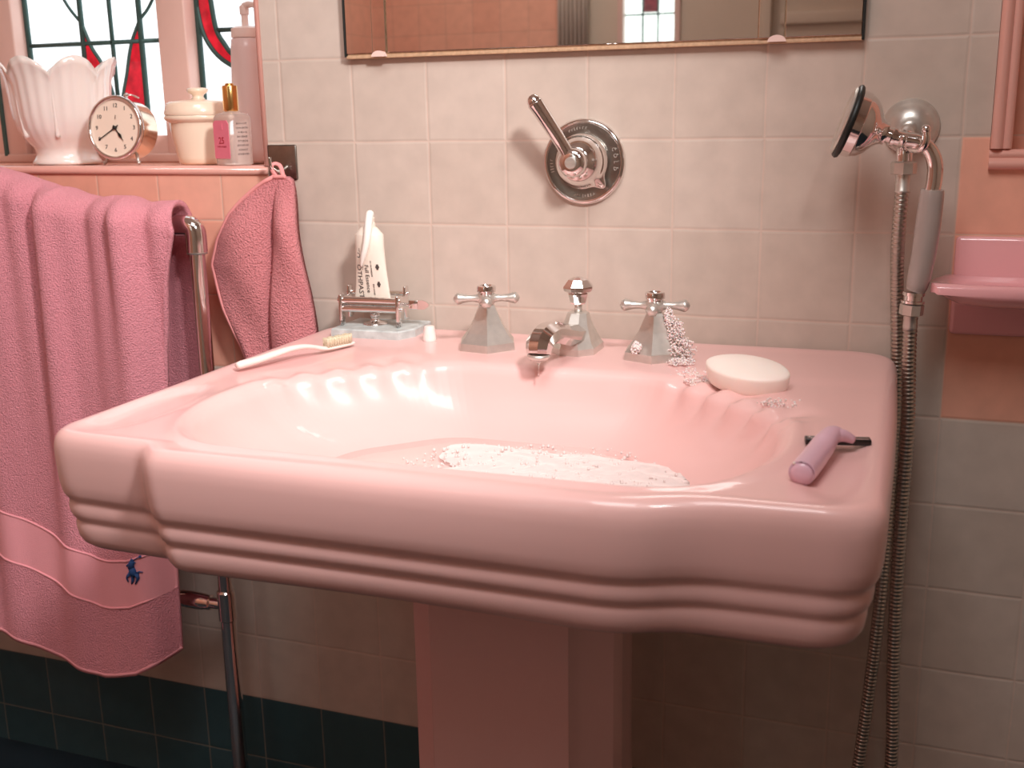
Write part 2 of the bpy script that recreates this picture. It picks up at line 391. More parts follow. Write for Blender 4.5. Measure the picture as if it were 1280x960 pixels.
for i in range(60):
    for k in range(4): f.append((i*4+k, i*4+(k+1) % 4, i*4+4+(k+1) % 4, i*4+4+k))
f += [(0, 1, 2, 3), (240, 241, 242, 243)]
tag(mesh('curtain', v, f, MT['curtain'], None, True), 'pale pleated curtain reflected in the mirror left of the far window', 'curtain')
struct(G().box(.30, .33, YF, YF+.03, 0, 2.2, .004).box(.30, 1.2, YF, YF+.03, 2.17, 2.2, .004).box(.36, 1.1, YF, YF+.02, 1.35, 1.39, .006).box(.36, 1.1, YF, YF+.02, 1.55, 1.59, .006).out('trim_5', MT['plaster'], smooth=True, angle=30))
# ceramic sill nosing and trims
def nosing(x0, x1, z, r=.006, y=-.004, name='trim_1', m=None):
    prof = [(y+.03, z), (y+.004, z), (y, z-.002), (y-.002, z-.006), (y, z-.011), (y+.0045, z-.012), (y+.03, z-.012)]
    poly = [(a, b) for a, b in prof]; v = []; n = len(poly)
    for x in (x0, x1): v += [(x, a, b) for a, b in poly]
    f = [tuple(range(n)), tuple(range(n, 2*n))]+[(i, (i+1) % n, (i+1) % n+n, i+n) for i in range(n)]
    return struct(mesh(name, v, f, m or MT['trimpeach'], None, True))
nosing(-1.0, -.029, SILL+.002, name='trim_1')
o = G().tube([(-.030, -.001, SILL+.002), (-.030, -.001, 2.1)], .0035, 10).out('trim_2', MT['trimpeach']); struct(o)
# raised frame round the niche on the right
def moulding(p0, p1, out_dir, w_, name):
    p0 = Vector(p0); p1 = Vector(p1); o_ = Vector(out_dir)
    prof = [(0, .012), (0, -.004), (.0025, -.0085), (.007, -.0095), (.0105, -.007), (.013, -.003), (.0155, -.0045), (.0185, -.004), (w_, -.001), (w_, .012)]
    v = []; n = len(prof)
    for i, p in enumerate((p0, p1)):
        for a, b in prof: v.append(p+o_*a+Vector((0, b, 0)))
    f = [tuple(range(n)), tuple(range(n, 2*n))]+[(i, (i+1) % n, (i+1) % n+n, i+n) for i in range(n)]
    o = mesh(name, v, f, MT['trimpeach'], None, True); sharp(o, 50); return struct(o)
moulding((.8935, 0, 1.030), (.8935, 0, 1.95), (1, 0, 0), .022, 'trim_3')
moulding((.893, 0, 1.007), (1.45, 0, 1.007), (0, 0, 1), .022, 'trim_4')

# ------------------------------------------------------------------ leaded window
WY = .16
win = struct(G().box(-.668, -.600, WY, WY+.05, SILL, 2.1, .003).box(-.314, -.262, WY, WY+.05, SILL, 2.1, .003)
             .box(-.05, -.0295, WY, WY+.05, SILL, 2.1, .003).box(-.998, -.975, WY, WY+.05, SILL, 2.1, .003)
             .box(-.998, -.0295, WY, WY+.052, 2.07, 2.1, .002).box(-.998, -.0295, WY-.004, WY+.052, SILL, 1.024, .003)
             .out('window_1', MT['frame'], smooth=True, angle=30))
struct(G().box(-.645, -.638, WY-.004, WY+.001, SILL+.01, 2.1, .001).out('window_gap', MT['lead'], win, False))
rail = G().box(-.6, -.314, WY+.012, WY+.048, 1.02, 1.052, .002).box(-.262, -.05, WY+.012, WY+.048, 1.02, 1.052, .002).box(-.975, -.668, WY+.012, WY+.048, 1.02, 1.052, .002)
rail.out('casement_rail', MT['frame'], win, True, 30)
PY = .192
for i, (a, b) in enumerate(((-.6, -.314), (-.262, -.05), (-.975, -.668))):
    G().box(a, b, PY, PY+.004, 1.05, 2.08).out('pane', MT['pane'], win, False)
def came(pts, wd=.0028, n=8):
    g = G(); p = catmull([(x, PY-.002, z) for x, z in pts], n) if len(pts) > 2 else [Vector((x, PY-.002, z)) for x, z in pts]
    g.tube(p, wd*1.3, 8, flat=[1]*len(p), up=(0, 1, 0)); return g
def came_all():
    g = G()
    def c(pts, wd=.0026, n=8):
        k = came(pts, wd, n); g.add(k.v, k.f)
    for ox in (0,):
        c([(-.596, 1.055), (-.596, 2.07)], .0035); c([(-.484, 1.055), (-.484, 2.07)], .0036); c([(-.4255, 1.055), (-.4255, 2.07)], .0028)
        c([(-.3685, 1.055), (-.3685, 2.07)], .0036); c([(-.596, 1.2), (-.315, 1.2)], .0028)
        for z in (1.36, 1.52, 1.68, 1.84): c([(-.596, z), (-.315, z)])
        c([(-.56, 1.36), (-.514, 1.27), (-.484, 1.232)], .002); c([(-.29-.005, 1.34), (-.341, 1.261), (-.3685, 1.232)], .002)
        c([(-.484, 1.232), (-.468, 1.193), (-.450, 1.165), (-.434, 1.115), (-.4255, 1.058)], .0024)
        c([(-.3685, 1.232), (-.389, 1.195), (-.403, 1.15), (-.416, 1.11), (-.4255, 1.058)], .0024)
        c([(-.258, 1.055), (-.258, 2.07)], .0035); c([(-.143, 1.055), (-.143, 2.07)])
        c([(-.262, 1.30), (-.2585, 1.257), (-.250, 1.209), (-.230, 1.177), (-.200, 1.156), (-.15, 1.135)], .0030)
        c([(-.236, 1.30), (-.232, 1.256), (-.226, 1.213), (-.213, 1.19), (-.196, 1.172), (-.15, 1.15)], .0030)
        c([(-.226, 1.211), (-.05, 1.211)], .0028)
        for z in (1.36, 1.52, 1.68, 1.84): c([(-.258, z), (-.05, z)])
        for z in (1.2, 1.36, 1.52, 1.68): c([(-.975, z), (-.668, z)])
        for x in (-.90, -.82, -.74, -.671): c([(x, 1.055), (x, 2.07)])
        c([(-.975, 1.056), (-.668, 1.056)], .003)
    return g
came_all().out('lead', MT['lead'], win)
def flatpoly(name, left, right, m, parent, y0, y1):
    n = min(len(left), len(right)); v = []; f = []
    for a, b in zip(left, right): v += [(a[0], y0, a[1]), (b[0], y0, b[1]), (b[0], y1, b[1]), (a[0], y1, a[1])]
    for i in range(n-1):
        q = i*4
        for k in range(4): f.append((q+k, q+(k+1) % 4, q+4+(k+1) % 4, q+4+k))
    f.append((0, 1, 2, 3)); f.append((4*n-4, 4*n-3, 4*n-2, 4*n-1))
    return mesh(name, v, f, m, parent, False)
zs = [1.225, 1.21, 1.195, 1.18, 1.165, 1.15, 1.115, 1.075]
cl = [(1.058, -.4255), (1.115, -.434), (1.165, -.450), (1.193, -.468), (1.232, -.484)]
flatpoly('red_pane', [(-.484, z) for z in zs], [(interp(z, cl), z) for z in zs], MT['redpane'], win, PY-.002, PY+.0045)
cr = [(1.058, -.4255), (1.11, -.416), (1.15, -.403), (1.195, -.389), (1.232, -.3685)]
flatpoly('red_pane', [(interp(z, cr), z) for z in zs], [(-.3685, z) for z in zs], MT['redpane'], win, PY-.002, PY+.0045)
A = catmull([(-.262, 0, 1.30), (-.2585, 0, 1.257), (-.250, 0, 1.209), (-.230, 0, 1.177), (-.200, 0, 1.156), (-.150, 0, 1.135)], 6)
B_ = catmull([(-.236, 0, 1.30), (-.232, 0, 1.256), (-.226, 0, 1.213), (-.213, 0, 1.19), (-.196, 0, 1.172), (-.150, 0, 1.150)], 6)
flatpoly('red_pane', [(p.x, p.z) for p in A], [(p.x, p.z) for p in B_], MT['redpane'], win, PY-.002, PY+.0045)

# ------------------------------------------------------------------ pedestal sink
RIM = .7965
CX, CY = .441, -.345
HW = .372
def rounded(poly, radii, n=10):
    out = []; N = len(poly)
    for i in range(N):
        p = Vector(poly[i]); a = Vector(poly[i-1]); b = Vector(poly[(i+1) % N]); r = radii[i]
        if r == 0: out.append(p); continue
        da = (a-p).normalized(); db = (b-p).normalized(); r = min(r, (a-p).length*.49, (b-p).length*.49)
        s = p+da*r; e = p+db*r
        for k in range(n+1):
            t = k/n; out.append(s*(1-t)**2+p*2*t*(1-t)+e*t*t)
    return out
def densify(p, d=.002):
    out = []
    for i in range(len(p)):
        a = p[i]; b = p[(i+1) % len(p)]; n = max(1, int((b-a).length/d))
        for k in range(n): out.append(a+(b-a)*k/n)
    return out
x0, x1 = CX-HW, CX+HW
outer = rounded([(x0, -.002), (x1, -.002), (x1+.006, -.3), (x1+.004, -.572), (x1-.128, -.578), (x1-.178, -.602), (x0+.137, -.601), (x0+.114, -.579), (x0-.004, -.572), (x0-.004, -.3)],
                [.05, .05, .3, .042, .05, .05, .010, .010, .034, .3])
rimp = rounded([(.292, -.186), (.590, -.186), (.722, -.318), (.728, -.45), (.672, -.556), (.210, -.556), (.154, -.45), (.160, -.318)],
               [.05, .05, .05, .10, .075, .075, .10, .05])
def radial(poly, n, d=.0008):
    pts = densify(poly, d); N = len(pts); tab = [0]*n; angs = []
    for p in pts: angs.append((math.atan2(p.y-CY, p.x-CX) % (2*PI), (p-Vector((CX, CY))).length))
    angs.sort(); angs = [(angs[-1][0]-2*PI, angs[-1][1])]+angs+[(angs[0][0]+2*PI, angs[0][1])]
    out = []; j = 0
    for i in range(n):
        a = 2*PI*i/n
        while angs[j+1][0] < a: j += 1
        (a0, r0), (a1, r1) = angs[j], angs[j+1]; t = (a-a0)/(a1-a0+1e-12); out.append(r0+(r1-r0)*t)
    return out
NS = 1080
RO = radial(outer, NS); RI = radial(rimp, NS)
def flute(a, r, x, y):
    """soap rests in the two back corners: weight, coordinate along the diagonal"""
    best = 0, 0
    for sx, amp in ((1, 1), (-1, .62)):
        ax, ay = CX+sx*(.575-CX), -.190; bx, by = CX+sx*(.722-CX), -.335
        dx, dy = bx-ax, by-ay; L = math.hypot(dx, dy); t = ((x-ax)*dx+(y-ay)*dy)/L/L
        pd = abs((x-ax)*dy-(y-ay)*dx)/L; w_ = sstep(-.04, .10, t)*(1-sstep(.92, 1.06, t))*(1-sstep(.07, .10, pd))
        if w_*amp > best[0]: best = w_*amp, t
    return best
def sink():
    v = []; f = []; rings = []
    # outer skirt profile: (inset, z below rim)
    sk = [(.105, -.093), (.085, -.096), (.068, -.102), (.054, -.1110), (.042, -.1165), (.032, -.1175), (.0240, -.1160), (.0175, -.1120), (.0138, -.1060), (.0122, -.0975), (.0122, -.0930),
          (.0128, -.0900), (.0122, -.0875), (.0098, -.0850), (.0082, -.0810), (.0076, -.0765), (.0080, -.0725), (.0084, -.0695), (.0076, -.0668), (.0050, -.0640), (.0032, -.060),
          (.0014, -.050), (.0004, -.036), (0, -.024), (.0004, -.0155), (.0022, -.0088), (.0054, -.0040), (.0102, -.0010), (.0155, 0)]
    for d, z in sk:
        rings.append([(RO[i]-d*1.0, z, None) for i in range(NS)])
    # top surface between outer bead and bowl rim
    for q in (.05, .11, .18, .26, .34, .42, .5, .58, .66, .74, .81, .87, .92, .96, 1.0):
        ring = []
        for i in range(NS):
            a = 2*PI*i/NS; ro = RO[i]-.0155; ri = RI[i]; r = ro+(ri-ro)*q
            x = CX+r*math.cos(a); y = CY+r*math.sin(a); w_, t = flute(a, r, x, y)
            gap = ro-ri; edge = (ro-r)
            z = -.0030*sstep(.0, .022, edge)*(1-.5*sstep(-.19, -.15, y))
            # raised lip round the bowl, then roll in
            e2 = r-ri
            lip = .0030*math.exp(-((e2-.010)/.006)**2)*(1-w_)*(1-sstep(-.25, -.19, y)); z += lip
            z += -.0026*(1-sstep(0, .006, e2))
            # trays on the side decks
            for sx in (1, -1):
                tx = CX+sx*(.773-CX); u = (x-tx)/.026; vv = (y+.455)/.085
                rr = math.sqrt(u*u+vv*vv) if abs(u) < 3 else 9
                z += -.0032*(1-sstep(.75, 1.15, rr))
            # soap recess
            if w_ > 0:
                dist = e2
                z += -w_*.0065*(1-sstep(.016, .052, dist))
                z += w_*.0062*(.5+.5*math.cos(2*PI*(t*5.2)))*(1-sstep(.012, .040, dist))
            ring.append((r, z, None))
        rings.append(ring)
    prof = [(1, -.0026), (.985, -.0080), (.97, -.0155), (.945, -.0270), (.91, -.0395), (.86, -.0520), (.80, -.0625), (.72, -.0725), (.62, -.0825), (.5, -.091), (.36, -.097), (.22, -.102), (.09, -.105)]
    for s_, z in prof[1:]:
        ring = []
        for i in range(NS):
            a = 2*PI*i/NS; ri = RI[i]
            circ = .19
            r = ri*s_ if s_ > .6 else (ri*(s_/.6)*.6*(1-(.6-s_)*.4)+circ*s_*((.6-s_)*.4))
            x = CX+ri*math.cos(a); y = CY+ri*math.sin(a); w_, t = flute(a, r, x, y)
            k = (1-s_)
            c = .5+.5*math.cos(2*PI*(t*5.2))
            fade = 1-sstep(.01, .075, k)
            zz = z+w_*fade*(-.0060+.0055*c)
            r2 = r-w_*fade*(.007*c-.001)*sstep(0, .03, k+.01)
            ring.append((r2, zz, None))
        rings.append(ring)
    for ring in rings:
        for i, (r, z, _) in enumerate(ring):
            a = 2*PI*i/NS; v.append((CX+r*math.cos(a), CY+r*math.sin(a), RIM+z))
    n = len(rings)
    for j in range(n-1):
        for i in range(NS):
            i2 = (i+1) % NS; f.append((j*NS+i, j*NS+i2, (j+1)*NS+i2, (j+1)*NS+i))
    f.append(tuple((n-1)*NS+i for i in range(NS)))
    # closed underside: bowl belly hanging below the skirt
    base = len(v); seg = NS
    belly = [(.262, .185, -.093), (.235, .170, -.097), (.205, .140, -.108), (.190, .112, -.130), (.182, .102, -.150), (.172, .096, -.175), (.152, .092, -.200), (.128, .088, -.222), (.110, .085, -.238)]
    for bx_, by_, z in belly:
        for i in range(NS):
            a = 2*PI*i/NS; v.append((CX+bx_*math.cos(a), -.270+by_*math.sin(a), RIM+z))
    for j in range(len(belly)-1):
        for i in range(NS):
            i2 = (i+1) % NS; f.append((base+j*NS+i2, base+j*NS+i, base+(j+1)*NS+i, base+(j+1)*NS+i2))
    for i in range(NS):
        i2 = (i+1) % NS; f.append((i2, i, base+i, base+i2))
    f.append(tuple(base+(len(belly)-1)*NS+i for i in range(NS)))
    return v, f
t_sink = thing('pedestal_sink', 'large pink porcelain pedestal sink with stepped skirt and rippled soap rests', 'sink')
v, f = sink(); mesh('basin', v, f, MT['porcelain'], t_sink)
# pedestal column (stepped corners)
def ped_ring(z, s_=1.0, dx=0):
    P = [(-.078, -.370), (.078, -.370), (.082, -.360), (.088, -.352), (.106, -.340), (.116, -.330), (.118, -.316), (.118, -.300), (.108, -.294), (.104, -.286), (.100, -.20), (.085, -.12), (-.085, -.12), (-.100, -.20), (-.104, -.286), (-.108, -.294), (-.118, -.300), (-.118, -.316), (-.116, -.330), (-.106, -.340), (-.088, -.352), (-.082, -.360)]
    return [Vector((CX+x*s_, -.27+(y+.27)*s_, z)) for x, y in P]
g = G().loft([ped_ring(0, 1.5), ped_ring(.03, 1.48), ped_ring(.05, 1.36), ped_ring(.075, 1.3), ped_ring(.10, 1.14), ped_ring(.16, 1.03), ped_ring(.30, .99), ped_ring(.50, .985), ped_ring(.58, .99), ped_ring(.625, 1.0), ped_ring(.633, .99), ped_ring(.638, .95)])
g.out('pedestal', MT['porcelain'], t_sink, True, 28)
# soapy water and suds in the bowl
def bowl_r(i, zrel):
    prof = [(1, -.0026), (.985, -.0080), (.97, -.0155), (.945, -.0270), (.91, -.0395), (.86, -.0520), (.80, -.0625), (.72, -.0725), (.62, -.0825), (.5, -.091)]
    for (s0, z0), (s1, z1) in zip(prof, prof[1:]):
        if zrel >= z1: return RI[i]*(s0+(s1-s0)*(zrel-z0)/(z1-z0))
    return RI[i]*.5
WZ = -.077
v = []; f = []
for i in range(0, NS, 6):
    a = 2*PI*i/NS; r = bowl_r(i, WZ)+.0015; v.append((CX+r*math.cos(a), CY+r*math.sin(a), RIM+WZ))
for i in range(0, NS, 6):
    a = 2*PI*i/NS; r = bowl_r(i, WZ-.004); v.append((CX+r*math.cos(a), CY+r*math.sin(a), RIM+WZ-.004))
n = NS//6; f = [tuple(range(n)), tuple(range(2*n-1, n-1, -1))]+[(i, (i+1) % n, (i+1) % n+n, i+n) for i in range(n)]
tag(mesh('soapy_water', v, f, MT['water'], None, False), 'shallow cloudy water lying in the bottom of the pink bowl', 'water', kind='stuff')
def foam_patch():
    """lumpy suds sheet floating against the back right of the bowl"""
    g = G(); N = 60; v = []; f = []
    for j in range(26):
        q = j/25
        for i in range(N):
            a = 2*PI*i/N
            ww = 1+.16*math.sin(3*a+1)+.10*math.sin(5*a+2)+.06*math.sin(9*a)
            x = .515+.172*q*ww*math.cos(a); y = -.335+.075*q*ww*math.sin(a)
            # stay inside the bowl at this height
            dx, dy = x-CX, y-CY; aa = math.atan2(dy, dx) % (2*PI); lim = bowl_r(int(aa/(2*PI)*NS) % NS, WZ)+.004
            r = math.hypot(dx, dy)
            if r > lim: x = CX+dx/r*lim; y = CY+dy/r*lim
            h = (mnoise.noise(Vector((x*60, y*60, 3)))*.5+.5)*.006+(mnoise.noise(Vector((x*190, y*190, 7)))*.5+.5)*.003
            z = RIM+WZ+.0006+h*min(1, (1-q)*5)
            v.append((x, y, z))
    for j in range(25):
        for i in range(N):
            i2 = (i+1) % N; f.append((j*N+i, j*N+i2, (j+1)*N+i2, (j+1)*N+i))
    g.add(v, f)
    rnd = random.Random(3)
    for k in range(520):
        a = rnd.uniform(0, 2*PI); q = math.sqrt(rnd.random())*1.05
        x = .515+.180*q*math.cos(a); y = -.335+.08*q*math.sin(a)
        dx, dy = x-CX, y-CY; aa = math.atan2(dy, dx) % (2*PI); lim = bowl_r(int(aa/(2*PI)*NS) % NS, WZ)
        if math.hypot(dx, dy) > lim+.004: continue
        r = rnd.uniform(.0008, .0024); g.ball((x, y, RIM+WZ+rnd.uniform(.002, .007)), r, 6)
    return g
tag(foam_patch().out('soap_suds', MT['foam']), 'white soap suds floating on the water in the bowl', 'suds', kind='stuff')

# ------------------------------------------------------------------ taps
DECK = RIM-.0016
def cross_tap(name, label, x, y, rz):
    t = thing(name, label, 'tap', (x, y, DECK), rz, 'cross handled taps on the sink deck')
    # hex bell
    prof = [(.0385, 0), (.0385, .0012), (.0375, .0095), (.0362, .0105), (.0275, .021), (.0208, .032), (.0155, .043), (.0122, .0505), (.0105, .0535), (.0085, .0542)]
    G().lathe(prof, 6, None, PI/2).out('bell_base', MT['chrome2'], t, False)
    G().lathe([(.006, .048), (.0045, .052), (.0045, .056), (.008, .058)], 12).out('stem', MT['chrome2'], t)
    g = G().lathe([(.006, .0535), (.0100, .0555), (.0115, .0615), (.0110, .0665), (.0085, .0695)], 8, None, PI/8)
    h = .0622
    for k in range(4):
        mt = T(0, 0, h) @ RZ(k*PI/2) @ RY(PI/2)
        g.lathe([(.0075, .006), (.0052, .012), (.0042, .018), (.0052, .026), (.0076, .0335), (.0078, .0355), (.0045, .0390), (.0004, .0408)], 6, mt, PI/6)
    g.out('handle', MT['chrome2'], t, True, 62)
    G().lathe([(.0100, .067), (.0100, .0695), (.0116, .0704), (.0118, .0755), (.0110, .0775), (.0080, .0780), (.0072, .0762), (.002, .0760)], 24).out('index_cap', MT['chrome'], t, True, 35)
    return t
cross_tap('cross_handle_tap', 'worn chrome cross handled tap on a hexagonal bell, left of the spout', .333, -.103, math.radians(21))
cross_tap('cross_handle_tap', 'worn chrome cross handled tap with suds on it, right of the spout', .543, -.103, math.radians(8))

def spout():
    t = thing('basin_spout', 'chrome faceted basin spout dripping between the two cross handled taps', 'spout', (.445, -.085, DECK), 0)
    def ring(hx, y0, y1, z, ch=.3):
        yc = (y0+y1)/2; hy = (y1-y0)/2; c = min(hx, hy)*ch*2
        P = [(-hx+c, -hy), (hx-c, -hy), (hx, -hy+c), (hx, hy-c), (hx-c, hy), (-hx+c, hy), (-hx, hy-c), (-hx, -hy+c)]
        return [Vector((x, yc+y, z)) for x, y in P]
    g = G().loft([ring(.0265, -.040, .034, 0, .28), ring(.0265, -.040, .034, .008, .28), ring(.0235, -.038, .029, .0125, .28), ring(.019, -.030, .022, .024, .28),
                  ring(.0150, -.022, .016, .034, .28), ring(.0125, -.0145, .0125, .044, .28), ring(.0120, -.0125, .012, .0465, .28), ring(.010, -.011, .010, .0475, .28)])
    g.out('body', MT['chrome2'], t, False)
    # arm: flat octagonal section, sweeping forward and down
    pts = catmull([(0, -.004, .0200), (-.001, -.036, .0250), (-.003, -.064, .0320), (-.006, -.086, .0375), (-.009, -.105, .0365), (-.011, -.116, .0290), (-.011, -.119, .0190)], 5)
    n = len(pts); rad = [.0135+.0025*math.sin(PI*min(1, i/(n-1)*1.2)) for i in range(n)]
    rad = [interp(i/(n-1), [(0, .018), (.4, .0160), (.6, .0160), (.8, .0158), (1, .0138)]) for i in range(n)]
    G().tube(pts, rad, 8, flat=[interp(i/(n-1), [(0, .8), (.5, .82), (.8, .95), (1, 1)]) for i in range(n)]).out('arm', MT['chrome'], t, True, 24)
    G().lathe([(.0128, -.0045), (.0128, -.0075), (.0100, -.0105), (.0075, -.0095), (.006, -.005)], 16, T(-.011, -.119, .0230)).out('aerator', MT['chrome2'], t)
    G().lathe([(.0046, .045), (.0046, .0585)], 16).out('lift_rod', MT['chrome2'], t)
    G().lathe([(.0088, .0570), (.0100, .0590), (.0120, .0665), (.0125, .0690), (.0120, .0700), (.0175, .0730), (.0190, .0765), (.0186, .0785), (.0125, .0865), (.0060, .0892), (.001, .0900)], 8, None, PI/8+.2).out('lift_knob', MT['chrome'], t, False)
    return t
spout()
g = G().lathe([(.0002, 0), (.0010, -.0012), (.0018, -.004), (.0016, -.006), (.0006, -.0075), (.0005, -.016), (.0009, -.018), (.0004, -.020), (.0002, -.0205)], 10, T(.434, -.204, DECK+.0135))
tag(g.out('water_drip', MT['drop']), 'thin drip of water hanging from the basin spout', 'water drip')

def foam_blob(name, label, blobs, seed, n):
    rnd = random.Random(seed); g = G()
    for (cx, cy, cz, rx, ry, rz) in blobs:
        for k in range(n):
            th = rnd.uniform(0, 2*PI); ph = math.acos(rnd.uniform(-.9, 1)); q = rnd.random()**.4
            d = Vector((math.sin(ph)*math.cos(th)*rx, math.sin(ph)*math.sin(th)*ry, math.cos(ph)*rz))*q
            d += d*mnoise.noise(d*180+Vector((cx, cy, cz))*50)*.5
            g.ball(Vector((cx, cy, cz))+d, rnd.uniform(.0006, .0015), 6)
    return tag(g.out(name, MT['foam0']), label, 'suds', kind='stuff')
foam_blob('tap_suds', 'clinging white suds running down the right side of the right tap',
          [(.561, -.108, DECK+.048, .0060, .007, .013), (.569, -.110, DECK+.032, .0105, .011, .018), (.577, -.114, DECK+.014, .0150, .016, .015), (.580, -.128, DECK+.003, .016, .018, .0040), (.529, -.134, DECK+.017, .0065, .003, .008)], 5, 420)
foam_blob('deck_suds', 'thin film of suds on the deck between the right tap and the soap',
          [(.598, -.165, DECK-.0015, .020, .022, .0022), (.612, -.19, DECK-.004, .016, .016, .002), (.706, -.262, DECK-.0040, .022, .020, .0035)], 9, 150)

# ------------------------------------------------------------------ things on the sink deck
def soap():
    t = thing('soap_bar', 'oval cream soap bar tilted on the rippled right soap rest', 'soap', (.6655, -.205, DECK+.0100))
    t.rotation_euler = (math.radians(12), math.radians(5), math.radians(-14))
    g = G(); rings = []
    for s_, z in [(.60, -.0135), (.84, -.0125), (.92, -.0105), (.965, -.006), (.99, .001), (1, .0065), (.992, .0085), (.965, .0097), (.88, .0110), (.60, .0128), (.25, .0136)]:
        ring = []
        for k in range(64):
            a = 2*PI*k/64; c, s = math.cos(a), math.sin(a)
            ring.append(Vector((.0460*s_*(abs(c)**.98)*(1 if c > 0 else -1), .0290*s_*(abs(s)**1.12)*(1 if s > 0 else -1), z)))
        rings.append(ring)
    g.loft(rings).out('bar', MT['soap'], t)
    # faint stamped monogram ring
    ring = [(.009*math.cos(a), .0065*math.sin(a), .0131) for a in [2*PI*k/28 for k in range(29)]]
    G().tube(ring, .0005, 6).out('stamp', MT['soap'], t)
soap()

def toothbrush():
    a = Vector((.103, -.303, RIM)); b = Vector((.167, -.140, RIM)); d = (b-a); L = d.length; ang = math.atan2(d.y, d.x)
    t = thing('toothbrush', 'cream toothbrush with pale bristles lying on the left deck of the sink', 'toothbrush', (a.x, a.y, RIM), ang)
    pts = []; rad = []; fl = []
    for u, z, r, k in [(0, .0045, .0036, .9), (.006, .0052, .0058, .8), (.03, .0068, .0066, .66), (.05, .0090, .0064, .64), (.075, .0115, .0056, .66), (.095, .0112, .0046, .7), (.112, .0078, .0036, .8), (.124, .0042, .0048, .6), (.134, .0030, .0060, .45), (.150, .0030, .0062, .45), (.166, .0030, .0058, .45), (L, .0030, .0030, .6)]:
        pts.append((u, 0, z)); rad.append(r); fl.append(k)
    P = catmull(pts, 5); m_ = len(P)
    rr = [interp(i/(m_-1)*(len(pts)-1), list(enumerate(rad))) for i in range(m_)]; ff = [interp(i/(m_-1)*(len(pts)-1), list(enumerate(fl))) for i in range(m_)]
    G().tube(P, rr, 16, flat=ff, up=(0, 0, 1)).out('handle', MT['white'], t)
    g = G()
    for i in range(11):
        for j in range(4):
            x = .131+i*.0038; y = -.0038+j*.00253
            if i == 10 and j in (0, 3): continue
            g.lathe([(.0018, .0045), (.0020, .013+.0004*math.sin(i*1.3)), (.0019, .0158+.0004*math.sin(i*2+j))], 6, T(x, y, 0), (i+j)*.3)
    g.out('bristles', MT['bristle'], t)
    marks('lettering', .020, .0036, T(.032, 0, .0106) @ RZ(PI) @ RY(math.radians(3)), MT['ink'], t, 3)
    marks('lettering', .008, .0030, T(.052, 0, .0128) @ RZ(PI) @ RY(math.radians(5)), MT['ink'], t, 4)
toothbrush()

G_cap = thing('screw_top', 'small frosted white screw cap standing right of the marble stand', 'cap', (.245, -.082, DECK))
G().lathe([(.0088, 0), (.0092, .0008), (.0088, .003), (.0068, .0175), (.0062, .019), (.004, .0195)], 24, rad=lambda a, z: 1+.02*math.cos(12*a)).out('ridged_body', MT['capwhite'], G_cap, True, 40)

def squeezer():
    t = thing('toothpaste_squeezer', 'chrome roller toothpaste squeezer on a small blue grey marble slab', 'squeezer', (.156, -.050, DECK), math.radians(3))
    P = [(-.050, -.040), (.047, -.044), (.060, -.018), (.060, .040), (-.046, .040)]
    g = G(); g.loft([[Vector((x, y, 0)) for x, y in P], [Vector((x, y, .0095)) for x, y in P], [Vector((x*.97, y*.96, .0112)) for x, y in P]])
    g.out('marble_slab', MT['marble'], t, False)
    G().lathe([(.0165, .0112), (.0165, .0128), (.012, .0148), (.0075, .0155), (.0055, .0175), (.0055, .022), (.0075, .0235), (.0060, .0255), (.0058, .033)], 28, T(-.004, 0, 0)).out('pivot', MT['chrome'], t)
    for sx in (-1, 1):
        x = -.004+sx*.0405
        g = G().box(x-.0022, x+.0022, -.021, -.009, .0112, .053, .0015).box(x-.0020, x+.0020, .006, .018, .018, .062, .0015).box(x-.0018, x+.0018, -.016, .016, .032, .050, .001)
        g.box(x-.0022, x+.0022, -.021, -.013, .0112, .020, .0015)
        g.lathe([(.0048, -.0045), (.0048, .0045)], 12, T(x, -.014, .0455) @ RY(PI/2)).lathe([(.0028, -.0045), (.0028, .0045)], 12, T(x, .013, .052) @ RY(PI/2)).lathe([(.0028, -.005), (.0028, .005)], 12, T(x, -.012, .034) @ RY(PI/2))
        g.out('side_frame', MT['chrome'], t, True, 35)
    for (y, z, r) in ((-.014, .0455, .0048), (-.004, .0390, .0040), (-.015, .0340, .0044), (.013, .052, .0032)):
        g = G().lathe([(r, -.040), (r, .040)], 16, T(-.004, y, z) @ RY(PI/2)); g.out('roller', MT['chrome'], t, True, 40)
    g = G().lathe([(.0022, 0), (.0022, .014)], 12, T(.036, -.004, .0400) @ RY(PI/2)).box(.047, .060, -.0062, -.0018, .034, .046, .001)
    pr = [(.058, .034), (.069, .0345), (.0745, .038), (.0755, .041), (.072, .0445), (.066, .0465), (.058, .046)]
    g.prism(pr, -.0055, -.0025); g.out('winding_key', MT['chrome'], t, True, 35)
    return t
squeezer()
